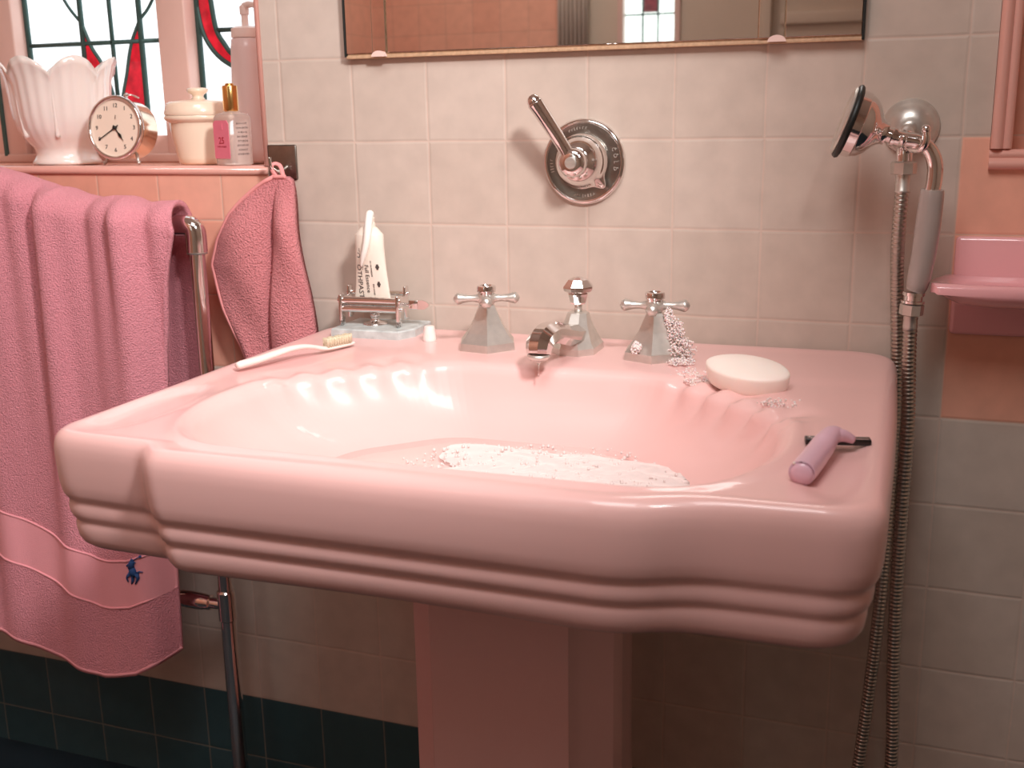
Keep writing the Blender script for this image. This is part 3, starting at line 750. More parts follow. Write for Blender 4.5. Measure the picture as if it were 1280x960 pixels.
def toothpaste():
    t = thing('toothpaste_tube', 'ivory toothpaste tube held upright by rollers with paste oozing from its nozzle', 'toothpaste', (.152, -.054, DECK+.0335), math.radians(-1))
    def ring(w_, d, z, x=0, y=0):
        return [Vector((x+w_*math.cos(2*PI*k/32), y+d*math.sin(2*PI*k/32), z)) for k in range(32)]
    g = G().loft([ring(.0275, .0012, 0), ring(.0270, .0022, .010), ring(.0245, .0050, .030), ring(.0220, .0085, .055, -.0005), ring(.0205, .0120, .080, -.001), ring(.0198, .0135, .0975, -.001),
                  ring(.0190, .0132, .0985, -.001), ring(.0115, .0090, .1065, -.001), ring(.0060, .0055, .1095, -.001)])
    g.out('tube_body', MT['tube'], t, True, 50)
    G().lathe([(.0052, .108), (.0052, .1125), (.0044, .113), (.0044, .117), (.005, .1175), (.005, .120), (.0025, .1205)], 20, T(.003, 0, 0)).out('nozzle', MT['tube'], t, True, 50)
    ps = catmull([(.003, -.001, .118), (.0030, -.002, .1240), (.0035, -.0055, .123), (.0045, -.0110, .112), (.0040, -.0148, .096), (.0010, -.0155, .082), (-.0045, -.0140, .068), (-.0085, -.0120, .057)], 6)
    n = len(ps); G().tube(ps, [interp(i/(n-1), [(0, .0040), (.15, .0050), (.5, .0052), (.8, .0040), (1, .0012)]) for i in range(n)], 12).out('oozing_paste', MT['paste'], t)
    tw = [(0, .0275), (.010, .0270), (.030, .0245), (.055, .0220), (.080, .0205), (.0975, .0198)]; td = [(0, .0012), (.010, .0022), (.030, .0050), (.055, .0085), (.080, .0120), (.0975, .0135)]
    def wrap(o):
        for q in o.data.vertices:
            a_, b_ = interp(q.co.z, tw), interp(q.co.z, td); q.co.y = q.co.y-b_*math.sqrt(max(.02, 1-(q.co.x/a_)**2))-.0003
    def tx(body, size, x, z, d, rot=-PI/2):
        wrap(text('lettering', body, size, T(x, 0, z) @ RX(PI/2) @ RZ(rot), MT['ink'], t, .0002))
    tx('TO', .0095, -.0145, .074, 0); tx('OTHPAST', .0105, -.0150, .036, 0)
    tx('Full Essence', .0078, -.0030, .040, 0); [wrap(marks('lettering', L_, .0022, T(x_, 0, z_) @ RX(PI/2) @ RZ(-PI/2), MT['ink'], t, k_)) for k_, (L_, x_, z_) in enumerate(((.010, -.0090, .058), (.020, .0040, .054), (.014, .0050, .026)))]
    for z in (.033, .056):
        g = G().lathe([(.0024, -.0003), (.0024, .0003)], 10, T(.0125, 0, z) @ RX(PI/2)).box(.0113, .0137, -.0004, .0004, z-.0036, z+.0036)
        wrap(g.out('crest', MT['ink'], t, False))
toothpaste()

def razor():
    t = thing('razor', 'lavender handled safety razor with a black head lying on the right deck', 'razor', (.7575, -.462, DECK-.0042), math.radians(82))
    P = catmull([(-.047, 0, .0108), (-.044, 0, .0108), (-.02, 0, .0110), (.01, 0, .0120), (.032, -.001, .0150), (.050, -.003, .0170), (.060, -.010, .0140)], 6); n = len(P)
    rr = [interp(i/(n-1), [(0, .0092), (.1, .0104), (.3, .0108), (.6, .0102), (.8, .0082), (.93, .0060), (1, .0040)]) for i in range(n)]
    G().tube(P, rr, 20, flat=[.95]*n).ball((-.0465, 0, .0108), .0092, 18, (.45, 1, .95)).out('handle', MT['lav'], t)
    G().ball((-.0475, .006, .0185), .0013, 10).out('water_bead', MT['white'], t)
    g = G().box(.059, .070, -.033, .022, .0045, .0100, .0012); mm = T(.060, 0, .008) @ RZ(math.radians(20)) @ T(-.062, 0, -.008); g.xf(mm); g.out('head', MT['black'], t, True, 40)
    g = G().box(.0605, .0620, -.031, .020, .0098, .0106, .0001).box(.0645, .0660, -.031, .020, .0098, .0106, .0001); g.xf(mm); g.out('blade', MT['blade'], t, False)
    G().tube(catmull([(.046, -.003, .0160), (.054, -.010, .0155), (.060, -.018, .0110)], 5), [.0065, .0064, .0062, .006, .0058, .0056, .0052, .0048, .0044, .004, .0036], 14).out('neck', MT['lav'], t)
razor()

# ------------------------------------------------------------------ shower valve on the wall
def valve():
    t = thing('shower_valve', 'round chrome shower valve plate with a lever pointing up left, below the mirror', 'valve', (.4285, 0, 1.0165))
    A_ = RX(PI/2)
    G().lathe([(.0525, 0), (.0525, .003), (.0505, .0058), (.0475, .0066), (.0465, .0060), (.027, .0072), (.026, .0075)], 72, A_).out('plate', MT['plate'], t, True, 40)
    G().lathe([(.0525, .0004), (.0530, .002), (.0520, .0052), (.0500, .0068), (.0478, .0072), (.0470, .0062)], 72, A_, cap=False).out('plate_rim', MT['chrome'], t, True)
    hub = T(-.001, 0, .001) @ A_
    def tear(a, z):
        d = (a - math.radians(-47)+PI) % (2*PI)-PI
        return 1+.30*math.exp(-(d/.20)**2)*(1 if z < .016 else 0)
    G().lathe([(.0335, .0070), (.0345, .010), (.0335, .0145), (.0320, .0155), (.0310, .022), (.0270, .032), (.0205, .040), (.015, .044)], 96, hub, rad=tear).out('hub', MT['chrome'], t, True, 50)
    g = G().lathe([(.0165, .034), (.0178, .044), (.0172, .052), (.0145, .0565), (.0095, .0575)], 36, hub)
    e0 = Vector((0, -.047, .001)); P = catmull([(-.004, -.047, .004), (-.012, -.050, .020), (-.024, -.054, .040), (-.037, -.058, .0605), (-.0435, -.060, .0705), (-.0450, -.0605, .0730)], 5); n = len(P)
    g.tube(P, [interp(i/(n-1), [(0, .0092), (.25, .0082), (.85, .0100), (1, .0088)]) for i in range(n)], 20)
    g.ball((-.0452, -.0606, .0733), .0088, 16); g.out('lever', MT['chrome'], t, True, 50)
    G().lathe([(.0072, .056), (.0072, .0590), (.0062, .0600)], 24, hub).box(-.0075, .0055, -.0606, -.0598, .0002, .0018).out('screw', MT['chrome2'], t, True, 40)
    def arc(word, a0, r=.0415, size=.0066, step=11):
        for i, ch in enumerate(word):
            a = math.radians(a0-(i-(len(word)-1)/2)*step)
            text('lettering', ch, size, T(r*math.cos(a), -.0070, r*math.sin(a)) @ RX(PI/2) @ RZ(a-PI/2), MT['chrome2'], t, .0005)
    arc('COLD', 5)
    for a_, L_, k_ in ((100, .024, 31), (-88, .026, 32), (188, .014, 33)):
        o_ = marks('lettering', L_, .0048, Matrix(), MT['chrome2'], t, k_); aa = math.radians(a_)
        for q in o_.data.vertices:
            th = aa-q.co.x/.0415; rr = .0415+q.co.y; q.co = (rr*math.cos(th), -.0068-q.co.z*3, rr*math.sin(th))
valve()

# ------------------------------------------------------------------ hand shower, bracket and hose
def ribbed(path, r, pitch=.0048):
    P = [Vector(p) for p in path]; L = [0]
    for a, b in zip(P, P[1:]): L.append(L[-1]+(b-a).length)
    total = L[-1]; n = int(total/pitch)*4; pts = []; rad = []; j = 0
    for i in range(n+1):
        s = total*i/n
        while j < len(L)-2 and L[j+1] < s: j += 1
        t = (s-L[j])/(L[j+1]-L[j]); pts.append(P[j]+(P[j+1]-P[j])*t)
        rad.append(r*(1, .97, .80, .97)[i % 4])
    return G().tube(pts, rad, 14)
sh = thing('hand_shower', 'chrome hand shower with clear grip hanging in its wall bracket', 'shower head', (.818, -.075, .99))
def rel(pts, o): return [tuple(Vector(p)-Vector(o)) for p in pts]
O_ = (.818, -.075, .99)
# pipe: head neck -> elbow -> down
P = catmull(rel([(.795, -.080, 1.045), (.803, -.079, 1.043), (.818, -.078, 1.040), (.830, -.077, 1.032), (.8365, -.076, 1.018), (.8375, -.075, 1.002), (.8362, -.074, .988)], O_), 6)
G().tube(P, .0082, 18).out('neck_pipe', MT['chrome'], sh)
P = rel([(.8363, -.074, .990), (.8350, -.073, .965), (.8325, -.072, .925), (.8285, -.0705, .890), (.8262, -.070, .880)], O_); P = catmull(P, 6); n = len(P)
G().tube(P, [interp(i/(n-1), [(0, .0118), (.05, .0126), (.35, .0134), (.7, .0124), (1, .0100)]) for i in range(n)], 24).out('grip', MT['clearplastic'], sh, True, 50)
g = G().lathe([(.0125, 0), (.0125, .0025), (.0100, .003), (.0100, .008), (.0118, .0085), (.0118, .012), (.009, .0125)], 28, T(.8245-O_[0], -.0705-O_[1], .8665-O_[2]) @ RY(.05)); g.out('collar', MT['chrome'], sh, True, 40)
G().lathe([(.0105, 0), (.0128, .001), (.0128, .012), (.0110, .0130)], 8, T(.8235-O_[0], -.0705-O_[1], .8525-O_[2]) @ RY(.05)).out('hose_nut', MT['chrome2'], sh, False)
# head: axis pointing left, slightly down and towards the room
ax = Vector((-.93, -.13, .33)).normalized(); q = ax.to_track_quat('Z', 'Y').to_matrix().to_4x4()
HM = T(.799-O_[0], -.080-O_[1], 1.0435-O_[2]) @ q
G().lathe([(.0085, -.004), (.0085, .004), (.0105, .0045), (.0105, .008), (.0085, .009), (.0082, .013), (.0115, .014), (.0115, .017), (.0135, .020), (.0180, .024), (.0255, .029), (.0310, .035), (.0335, .041), (.0340, .0425), (.0350, .0432), (.0355, .052), (.0330, .053)], 48, HM).out('head', MT['chrome'], sh, True, 45)
G().lathe([(.0345, .0520), (.0385, .0530), (.0400, .0555), (.0385, .0585), (.0350, .0595)], 48, HM).out('rubber_ring', MT['rubber'], sh)
G().lathe([(.0355, .0585), (.0365, .0600), (.0345, .0620), (.0315, .0615), (.0300, .0603), (.001, .0610)], 48, HM).out('spray_face', MT['chrome2'], sh, True, 40)

br = thing('shower_bracket', 'domed chrome wall bracket holding up the hand shower', 'bracket', (.8095, 0, 1.0545))
G().lathe([(.0305, 0), (.0310, .002), (.0295, .0045), (.0275, .0055), (.0255, .0120), (.0205, .0190), (.0140, .0235), (.0095, .0250)], 56, RX(PI/2)).out('wall_dome', MT['chrome2'], br, True, 50)
Ob = (.8095, 0, 1.0545)
P = catmull(rel([(.8085, -.020, 1.0535), (.807, -.040, 1.050), (.806, -.055, 1.044), (.8055, -.060, 1.030), (.8055, -.060, 1.018)], Ob), 6)
G().tube(P, .0085, 16).out('outlet_elbow', MT['chrome'], br)
g = G()
P = catmull(rel([(.806, -.058, 1.040), (.812, -.074, 1.033), (.822, -.088, 1.033), (.8265, -.092, 1.042), (.8255, -.0915, 1.052)], Ob), 6)
g.tube(P, .0042, 12); g.ball(Vector((.8255, -.0915, 1.053))-Vector(Ob), .0050, 12)
P = catmull(rel([(.806, -.058, 1.040), (.801, -.074, 1.036), (.803, -.090, 1.040), (.8045, -.0925, 1.047)], Ob), 6); g.tube(P, .0038, 12)
g.out('cradle_fork', MT['chrome'], br)
G().lathe([(.0115, 0), (.0135, .001), (.0135, .0125), (.0115, .014)], 8, T(.8055-Ob[0], -.060, 1.005-Ob[2])).out('hose_nut', MT['chrome2'], br, False)

hose = thing('shower_hose', 'ribbed steel shower hose looping down the wall right of the sink', 'hose', (.82, -.06, .1))
Oh = (.82, -.06, .1)
path = [(.8055, -.060, 1.006), (.8050, -.056, .96), (.8048, -.044, .92), (.8065, -.030, .88), (.809, -.019, .84), (.812, -.0115, .795), (.8135, -.0105, .74), (.8135, -.0105, .66), (.813, -.014, .57), (.811, -.026, .47), (.8055, -.030, .36), (.799, -.036, .26), (.796, -.045, .17), (.80, -.055, .10),
        (.813, -.062, .062), (.828, -.066, .075), (.838, -.066, .13), (.8385, -.064, .22), (.8370, -.062, .32), (.8320, -.060, .42), (.8290, -.060, .53), (.8285, -.060, .64), (.8290, -.062, .72), (.8250, -.066, .80), (.8235, -.070, .8535)]
ribbed(catmull(rel(path, Oh), 10), .0078).out('ribbed_sleeve', MT['hose'], hose, True)
G().lathe([(.0072, 0), (.0078, .004), (.0074, .018), (.0090, .020)], 20, T(.8235-Oh[0], -.0700, .8345-Oh[2]+.001) @ T(0, .06, 0)).out('hose_ferrule', MT['chrome2'], hose)
G().lathe([(.0090, 0), (.0074, .002), (.0078, .018), (.0072, .020)], 20, T(.8055-Oh[0], 0.0, .986-Oh[2])).out('hose_ferrule', MT['chrome2'], hose)

# ------------------------------------------------------------------ ceramic soap ledge on the right
def ledge():
    t = thing('soap_ledge', 'glossy pink ceramic wall soap dish with a projecting tray, right of the hose', 'soap dish', (.95, 0, .90))
    G().box(.866-.95, 1.078-.95, -.0095, .004, .8215-.90, .9335-.90, .005).out('back_plate', MT['ledge'], t, True, 40)
    g = G(); rings = []
    # tray cross-sections from wall outwards
    def ring(y, half, zt, zb, cup):
        P = []
        xs = [-half, -half*.97, -half*.9, -half*.75, -half*.5, 0, half*.5, half*.75, half*.9, half*.97, half]
        for x in xs:
            u = abs(x)/half; P.append(Vector((x+.018, y, zt-cup*(1-sstep(.72, .93, u)))))
        for x in xs[::-1]:
            u = abs(x)/half; P.append(Vector((x+.018, y, zb+(zt-zb-.006)*.75*sstep(.6, 1.0, u)**1.5)))
        return P
    for y, h, zt, zb, cup in [(-.004, .107, .890, .866, 0), (-.012, .111, .890, .864, .001), (-.020, .115, .8895, .862, .004), (-.035, .122, .889, .862, .0055), (-.055, .126, .889, .862, .0055), (-.072, .1265, .8895, .864, .0055), (-.082, .125, .891, .868, .001), (-.088, .1225, .890, .874, 0), (-.091, .119, .886, .878, 0)]:
        rings.append([Vector((p.x, p.y, p.z-.90)) for p in ring(y, h, zt, zb, cup)])
    g.loft(rings).out('tray', MT['ledge'], t, True, 50)
ledge()

# ------------------------------------------------------------------ mirror
def mirror():
    t = thing('wall_mirror', 'wide mirror with hinged side strips and clear clips above the sink', 'mirror', (.43, 0, 1.1535))
    X = lambda x: x-.43
    h = .62
    G().box(X(.109), X(.7515), -.010, -.0005, -.001, h).out('backing', MT['mirredge'], t, False)
    for a, b, y in ((.109, .147, -.0125), (.148, .167, -.0145), (.168, .638, -.0125), (.639, .6675, -.0145), (.6685, .7515, -.0125)):
        G().box(X(a), X(b), y, -.0102, .002, h, .0006).out('mirror_panel', MT['mirror'], t, False)
    g = G().box(X(.108), X(.753), -.0118, -.001, -.0045, -.0008, .0008); g.out('bottom_lip', MT['mirredge'], t, False)
    G().box(X(.7518), X(.7545), -.014, 0, -.004, h, .0008).out('side_edge', MT['rubber'], t, False)
    G().box(X(.1062), X(.1085), -.014, 0, -.002, h, .0008).out('side_edge', MT['rubber'], t, False)
    for x in (.158, .660):
        pr = [(.0105*math.cos(a), .0075*math.sin(a)) for a in [PI*k/14 for k in range(15)]]
        G().prism(pr, -.0185, -.0145, T(X(x), 0, -.003)).out('clip', MT['clip'], t, True, 40)
mirror()

# ------------------------------------------------------------------ adhesive hook and washcloth
hk = thing('wall_hook', 'square brushed metal stick-on hook at the corner of the window sill', 'hook', (-.004, 0, 1.0165))
G().box(-.0225, .0225, -.0028, -.0002, -.0235, .0235, .0022).out('hook_plate', MT['plate'], hk, True, 40)
P = catmull([(.006, -.002, -.006), (.005, -.012, -.010), (.003, -.022, -.012), (-.001, -.030, -.006), (-.002, -.032, .004), (-.002, -.032, .008)], 6)
G().tube(P, .0030, 12).out('hook_arm', MT['chrome'], hk)
def washcloth():
    t = thing('washcloth', 'coral pink terry washcloth hanging by its loop from the square hook', 'washcloth', (-.01, 0, 1.0))
    # rows from top to bottom: z, left x, crease x, right x
    rows = [(.9985, -.003, .006, .016), (.994, -.014, .004, .0225), (.983, -.033, -.001, .0245), (.966, -.055, -.004, .0265), (.947, -.075, -.006, .0285), (.912, -.098, -.009, .0325), (.877, -.111, -.013, .037), (.845, -.103, -.0165, .0415), (.816, -.094, -.019, .0445), (.785, -.079, -.0215, .0475), (.763, -.069, -.023, .0495), (.72, -.055, -.025, .053), (.69, -.040, -.026, .055)]
    tabs = [[(-r[0], r[k]) for r in rows] for k in (1, 2, 3)]
    NR, NC = 90, 60; front = []
    for j in range(NR+1):
        z = .9985-(.9985-.69)*j/NR; xl, xm, xr = (interp(-z, tb) for tb in tabs); row = []
        depth = sstep(0, .08, .9985-z)
        for i in range(NC+1):
            u = i/NC
            if u < .6: s = u/.6; x = xl+(xm-xl)*s
            else: s = (u-.6)/.4; x = xm+(xr-xm)*s
            bulge = math.sin(PI*min(1, max(0, s)))**.7
            y = -.030-.006*depth-(.013*bulge*depth if u < .6 else .014*bulge*depth)
            y += .012*depth*math.exp(-((u-.6)/.022)**2)
            y += .004*math.sin(u*9+z*30)*depth
            row.append(Vector((x, y, z)))
        front.append(row)
    v = []; f = []
    for row in front: v += row
    W_ = NC+1
    for row in front: v += [Vector((p.x*1.0, min(-.012, p.y+.012), p.z)) for p in row]
    off = W_*(NR+1)
    for j in range(NR):
        for i in range(NC):
            a = j*W_+i; f.append((a, a+1, a+1+W_, a+W_)); f.append((off+a, off+a+W_, off+a+1+W_, off+a+1))
    for j in range(NR):
        a = j*W_; f.append((a, a+W_, off+a+W_, off+a)); a = j*W_+NC; f.append((a, off+a, off+a+W_, a+W_))
    for i in range(NC):
        a = i; f.append((a, off+a, off+a+1, a+1)); a = NR*W_+i; f.append((a, a+1, off+a+1, off+a))
    v = [p-Vector((-.01, 0, 1.0)) for p in v]
    mesh('cloth', v, f, MT['cloth'], t)
    edge = [front[j][0]-Vector((-.01, 0, 1.0)) for j in range(0, NR+1, 2)]
    G().tube(edge, .0028, 8).out('hem', MT['hem'], t)
    edge = [front[j][0]+Vector((0, -.002, 0))-Vector((-.01, 0, 1.0)) for j in range(0, 1)]+[front[0][i]-Vector((-.01, 0, 1.0)) for i in range(0, NC+1, 3)]
    G().tube(edge, .0028, 8).out('hem', MT['hem'], t)
    lp = catmull(rel([(.004, -.030, .996), (-.003, -.031, 1.006), (-.0045, -.030, 1.012), (-.003, -.028, 1.0155), (.002, -.026, 1.0155), (.008, -.027, 1.011), (.012, -.028, .996)], (-.01, 0, 1.0)), 6)
    G().tube(lp, .0030, 8, flat=[.4]*len(lp), up=(0, 1, 0)).out('loop', MT['hem'], t)
washcloth()

# ------------------------------------------------------------------ towel stand and towel
rk = thing('towel_rail', 'chrome floor standing towel rail under the window', 'towel rail', (-.10, -.08, 0))
g = G().lathe([(.0115, .0), (.0115, .365)], 24).lathe([(.0105, .36), (.0105, .925)], 24)
g.out('post', MT['chrome'], rk, True, 40)
G().lathe([(.0118, .352), (.0135, .354), (.0135, .398), (.0118, .400)], 24).out('tee_joint', MT['chrome'], rk, True, 40)
P = catmull([(0, 0, .900), (0, 0, .925), (-.004, 0, .9335), (-.015, 0, .9350), (-.028, 0, .9350)], 6)
G().tube(P, .0145, 20).out('elbow', MT['chrome'], rk, True, 50)
G().lathe([(.0140, .0), (.0140, .005)], 24, T(0, 0, .897)).out('elbow_ring', MT['chrome2'], rk)
G().tube([(-.02, 0, .9355), (-.62, 0, .9355)], .0098, 16).out('top_bar', MT['chrome'], rk)
G().tube([(-.62, 0, .9355), (-.62, 0, 0)], .0115, 16).out('post', MT['chrome'], rk)
g = G().lathe([(.0085, 0), (.0085, .016), (.0115, .018), (.0115, .026), (.0125, .030), (.0135, .055), (.0120, .074), (.0085, .080)], 24, T(-.010, 0, .376) @ RY(-PI/2)); g.out('valve_cap', MT['chrome'], rk, True, 50)
fl = thing('floor_knob', 'small dark blue rounded stopper on the floor left of the chrome post', 'stopper', (-.245, -.01-.05, 0))
G().lathe([(.020, 0), (.021, .004), (.020, .012), (.0205, .030), (.018, .040), (.010, .045), (.001, .046)], 28).out('stopper_body', MT['blue'], fl)
G().lathe([(.024, 0), (.024, .003), (.021, .004)], 28).out('stopper_base', MT['rubber'], fl)

def towel():
    t = thing('bath_towel', 'large pink terry bath towel with a woven band and small blue emblem over the rail', 'towel', (-.37, -.11, .28))
    O = Vector((-.37, -.11, .28)); NU, NV = 230, 200
    # path over the bar (front bottom -> top -> back bottom)
    zb = lambda x: interp(x, [(-.68, .335), (-.50, .312), (-.43, .300), (-.34, .278), (-.27, .268), (-.215, .280), (-.15, .318)])
    ztop = lambda x: interp(x, [(-.68, 1.02), (-.50, 1.018), (-.43, 1.012), (-.39, 1.003), (-.345, .990), (-.318, .983), (-.305, .984), (-.28, .975), (-.25, .969), (-.225, .972), (-.195, .972), (-.170, .963), (-.15, .965), (-.125, .966), (-.10, .955), (-.08, .942)])
    def pos(u, v_):
        # v_ in [0,1]: 0..0.62 front drop, .62...0.72 over the top, rest back
        if v_ < .62: zf = v_/.62
        else: zf = 1
        xr = interp(zf, [(0, -.160), (.25, -.158), (.55, -.155), (.72, -.147), (.88, -.130), (1, -.112)]) if v_ < .62 else (interp((v_-.62)/.38, [(0, -.112), (.12, -.123), (.25, -.130), (1, -.122)]))
        xl = -.70; x = xl+(xr-xl)*u
        zt = ztop(x); zbot = zb(x); rr = .030
        # vertical folds
        fold = 0
        top_w = .35+.65*zf
        ph = .35*math.sin(zf*3.0+1)
        fold += .010*math.sin(x*58+ph*1.6+.6)*top_w
        fold += .0065*math.sin(x*101+1.3+ph)*top_w*.6
        fold += .004*math.sin(x*140+zf*2)*zf**2
        droop = .010*math.exp(-((x+.27)/.05)**2)*(1-zf)**2
        yf = -.128-.020*(1-zf)**1.2-fold-droop
        # right hand corner curls back
        yf += .030*math.exp(-((x-xr)/.016)**2)*(1-zf*.6)
        if v_ < .62:
            z = zbot+(zt-rr-zbot)*zf; y = yf
        elif v_ < .74:
            a = (v_-.62)/.12*PI; c = -.082; y1 = yf; y2 = -.044+fold*.2
            y = (y1+y2)/2+(y1-y2)/2*math.cos(a); z = zt-rr+rr*math.sin(a)*1.0
        else:
            q = (v_-.74)/.26; y = -.044+fold*.3*(1-q); z = zt-rr-(zt-rr-.50)*q
        return Vector((x, y, z))-O
    v = []; f = []; fm = []
    def dens(k): return k/NV
    for j in range(NV+1):
        for i in range(NU+1):
            u = i/NU; p = pos(u, j/NV)
            # woven band sits slightly lower than the pile
            v.append(p)
    W_ = NU+1
    zf0, zf1 = .205, .325
    for j in range(NV):
        for i in range(NU):
            a = j*W_+i; f.append((a, a+1, a+1+W_, a+W_))
            q = (j+.5)/NV/.62; u = (i+.5)/NU
            lo = .195-.035*(u-.5)*2-.008*math.exp(-((u-.82)/.1)**2); hi = lo+.118-.012*u
            fm.append(1 if lo < q < hi else 0)
    o = mesh('terry_cloth', v, f, None, t, True, mats=[MT['towel'], MT['band']], fm=fm)
    # recess band pile and give thickness
    sm = o.modifiers.new('thick', 'SOLIDIFY'); sm.thickness = .0075; sm.offset = 0; sm.use_rim = True
    # hem roll along bottom and band piping
    G().tube([pos(i/160, .004)+Vector((0, -.001, 0)) for i in range(161)], .0038, 8).out('hem', MT['band'], t)
    for off in (0, 1):
        pts = []
        for i in range(161):
            u = i/160; lo = .195-.035*(u-.5)*2-.008*math.exp(-((u-.82)/.1)**2); q = lo+(.118-.012*u)*off
            pts.append(pos(u, q*.62)+Vector((0, -.0035, 0)))
        G().tube(pts, .0020, 6).out('band_piping', MT['band'], t)
    # embroidered emblem: rider on a pony with a raised mallet, facing the viewer
    mpp = .00155*.062                      # metres per drawing unit
    def pt(px, py):
        x_ = -.2045+(px-455)*mpp*1.35; z_ = .448-(py-425)*mpp*1.12
        u_ = (x_+.70)/(-.158+.70); lo_, hi_ = 0, .5
        for _ in range(24):
            md = (lo_+hi_)/2
            if pos(u_, md).z+O.z < z_: lo_ = md
            else: hi_ = md
        p_ = pos(u_, lo_); return p_+Vector((.001, -.0048, 0))
    g = G()
    def strip(pts, rad): g.tube([pt(*p) for p in pts], [r*mpp for r in rad], 8)
    strip([(455, 290), (452, 320), (440, 400)], [30, 42, 55]); strip([(440, 380), (455, 440), (480, 500)], [45, 62, 50])
    strip([(430, 330), (400, 365), (375, 382)], [26, 20, 15]); strip([(450, 300), (500, 318)], [20, 10]); strip([(455, 300), (520, 250), (560, 220)], [9, 8, 8])
    strip([(552, 226), (575, 222)], [22, 18]); strip([(420, 480), (375, 530), (362, 560), (380, 610)], [34, 22, 15, 10]); strip([(450, 500), (448, 570), (425, 630)], [32, 26, 10])
    strip([(500, 470), (520, 530), (480, 620)], [42, 24, 10]); strip([(520, 455), (545, 438), (580, 446)], [18, 10, 7]); strip([(462, 268), (455, 300)], [26, 30])
    g.out('emblem', MT['navy'], t)
towel()

# ------------------------------------------------------------------ things on the window sill
SZ = SILL+.002
def scalloped_bowl():
    t = thing('scalloped_bowl', 'large milk white footed planter with scalloped petal rim on the sill', 'planter', (-.440, .075, SZ))
    NP = 7; ph = math.radians(-58); N = 180
    def rim(a): return .5-.5*math.cos(NP*(a-ph)) # 0 in notches, 1 on petal tips
    prof = [(.050, 0, 0), (.052, .003, 0), (.048, .008, 0), (.044, .016, .0), (.047, .026, .1), (.058, .038, .3), (.067, .055, .6), (.0715, .075, .9), (.0735, .100, 1), (.0750, .125, 1), (.079, .140, 1), (.084, .150, 1)]
    rings = []
    for r, z, k in prof:
        ring = []
        for i in range(N):
            a = 2*PI*i/N; c = rim(a); petal = abs(math.sin(NP*(a-ph)/2))
            rr = r*(1+k*.045*(petal**.6-.7)); zz = z
            if z > .10:
                w_ = (z-.10)/.05; zz = .10+w_*(.034+.026*petal**.8); rr += w_*.004*petal
            if .03 < z: rr += .0007*math.cos(4*NP*(a-ph))*k
            ring.append(Vector((rr*math.cos(a), rr*math.sin(a), zz)))
        rings.append(ring)
    inner = [[Vector((p.x*.945, p.y*.945, p.z-.001)) for p in rings[k]] for k in range(len(rings)-1, 4, -1)]
    G().loft(rings+inner).out('bowl_body', MT['milk'], t)
    for k in range(NP):
        g = G(); a = ph+2*PI*(k)/NP
        P = [Vector((r*math.cos(a), r*math.sin(a), z)) for r, z in ((.062, .042), (.0665, .060), (.0700, .085), (.0715, .115), (.0760, .134))]
        g.tube(catmull(P, 4), [interp(i/16, [(0, .0040), (.2, .0026), (1, .0016)]) for i in range(17)], 8)
        g.out('petal_rib', MT['milk'], t)
scalloped_bowl()

def clock():
    # dial faces right-front of the window wall, leaning back slightly
    t = thing('alarm_clock', 'round brass alarm clock with cream dial on the sill before the planter', 'alarm clock', (-.296, .040, SZ+.0515))
    t.scale = (1.07, 1.07, 1.07); ang = math.radians(3); t.rotation_euler = (math.radians(-7), 0, ang)
    A_ = RX(PI/2)
    R_ = .0425
    # local -Y is the dial side
    G().lathe([(.036, -.020), (.0395, -.0185), (.0405, -.014), (.0405, .018), (.0415, .019)], 64, A_).out('case', MT['brass'], t, True, 40)
    G().lathe([(.0405, .0165), (.0435, .018), (.0442, .0215), (.0432, .0250), (.0400, .0262), (.0385, .0245), (.0385, .0222)], 64, A_, cap=False).out('bezel', MT['chrome'], t)
    G().lathe([(.0390, .0205), (.0390, .0220)], 64, A_).out('dial', MT['dial'], t, False)
    for h in range(1, 13):
        a = PI/2-h*PI/6
        text('numeral', str(h), .0080, T(.0300*math.cos(a), -.0222, .0300*math.sin(a)) @ RX(PI/2), MT['ink'], t, .0003)
    def hand(name, ang_deg, L, pts):
        g = G().prism(pts, -.0240, -.0234, RY(math.radians(ang_deg))); g.out(name, MT['rubber'], t, False)
    hand('minute_hand', 238, .03, [(-.0007, -.006), (.0007, -.006), (.0006, .030), (0, .0315), (-.0006, .030)])
    hand('hour_hand', 143, .02, [(-.0009, -.004), (.0009, -.004), (.0006, .008), (.0022, .013), (.0005, .018), (0, .0225), (-.0005, .018), (-.0022, .013), (-.0006, .008)])
    hand('alarm_hand', 5, .01, [(-.0003, .012), (.0003, .012), (.0003, .017), (-.0003, .017)])
    G().lathe([(.0026, .022), (.0026, .0256), (.0012, .0260)], 16, A_).out('hub', MT['rubber'], t)
    for sx in (-1, 1):
        g = G().tube([(sx*.022, -.006, -.034), (sx*.0275, -.010, -.0475)], [.0024, .0021], 12); g.ball((sx*.0278, -.010, -.0462), .0028, 12); g.out('foot', MT['chrome2'], t)
    g = G().tube([(0, .004, .040), (0, .004, .047)], .0018, 10).ball((0, .004, .0478), .0030, 12).tube([(-.010, .002, .0395), (-.010, .002, .0440)], .0014, 8); g.out('alarm_button', MT['chrome'], t)
    P = catmull([(.0, -.002, .0465), (.010, 0, .0470), (.016, .010, .0440)], 5); G().tube(P, .0011, 8).out('top_lever', MT['chrome'], t)
clock()

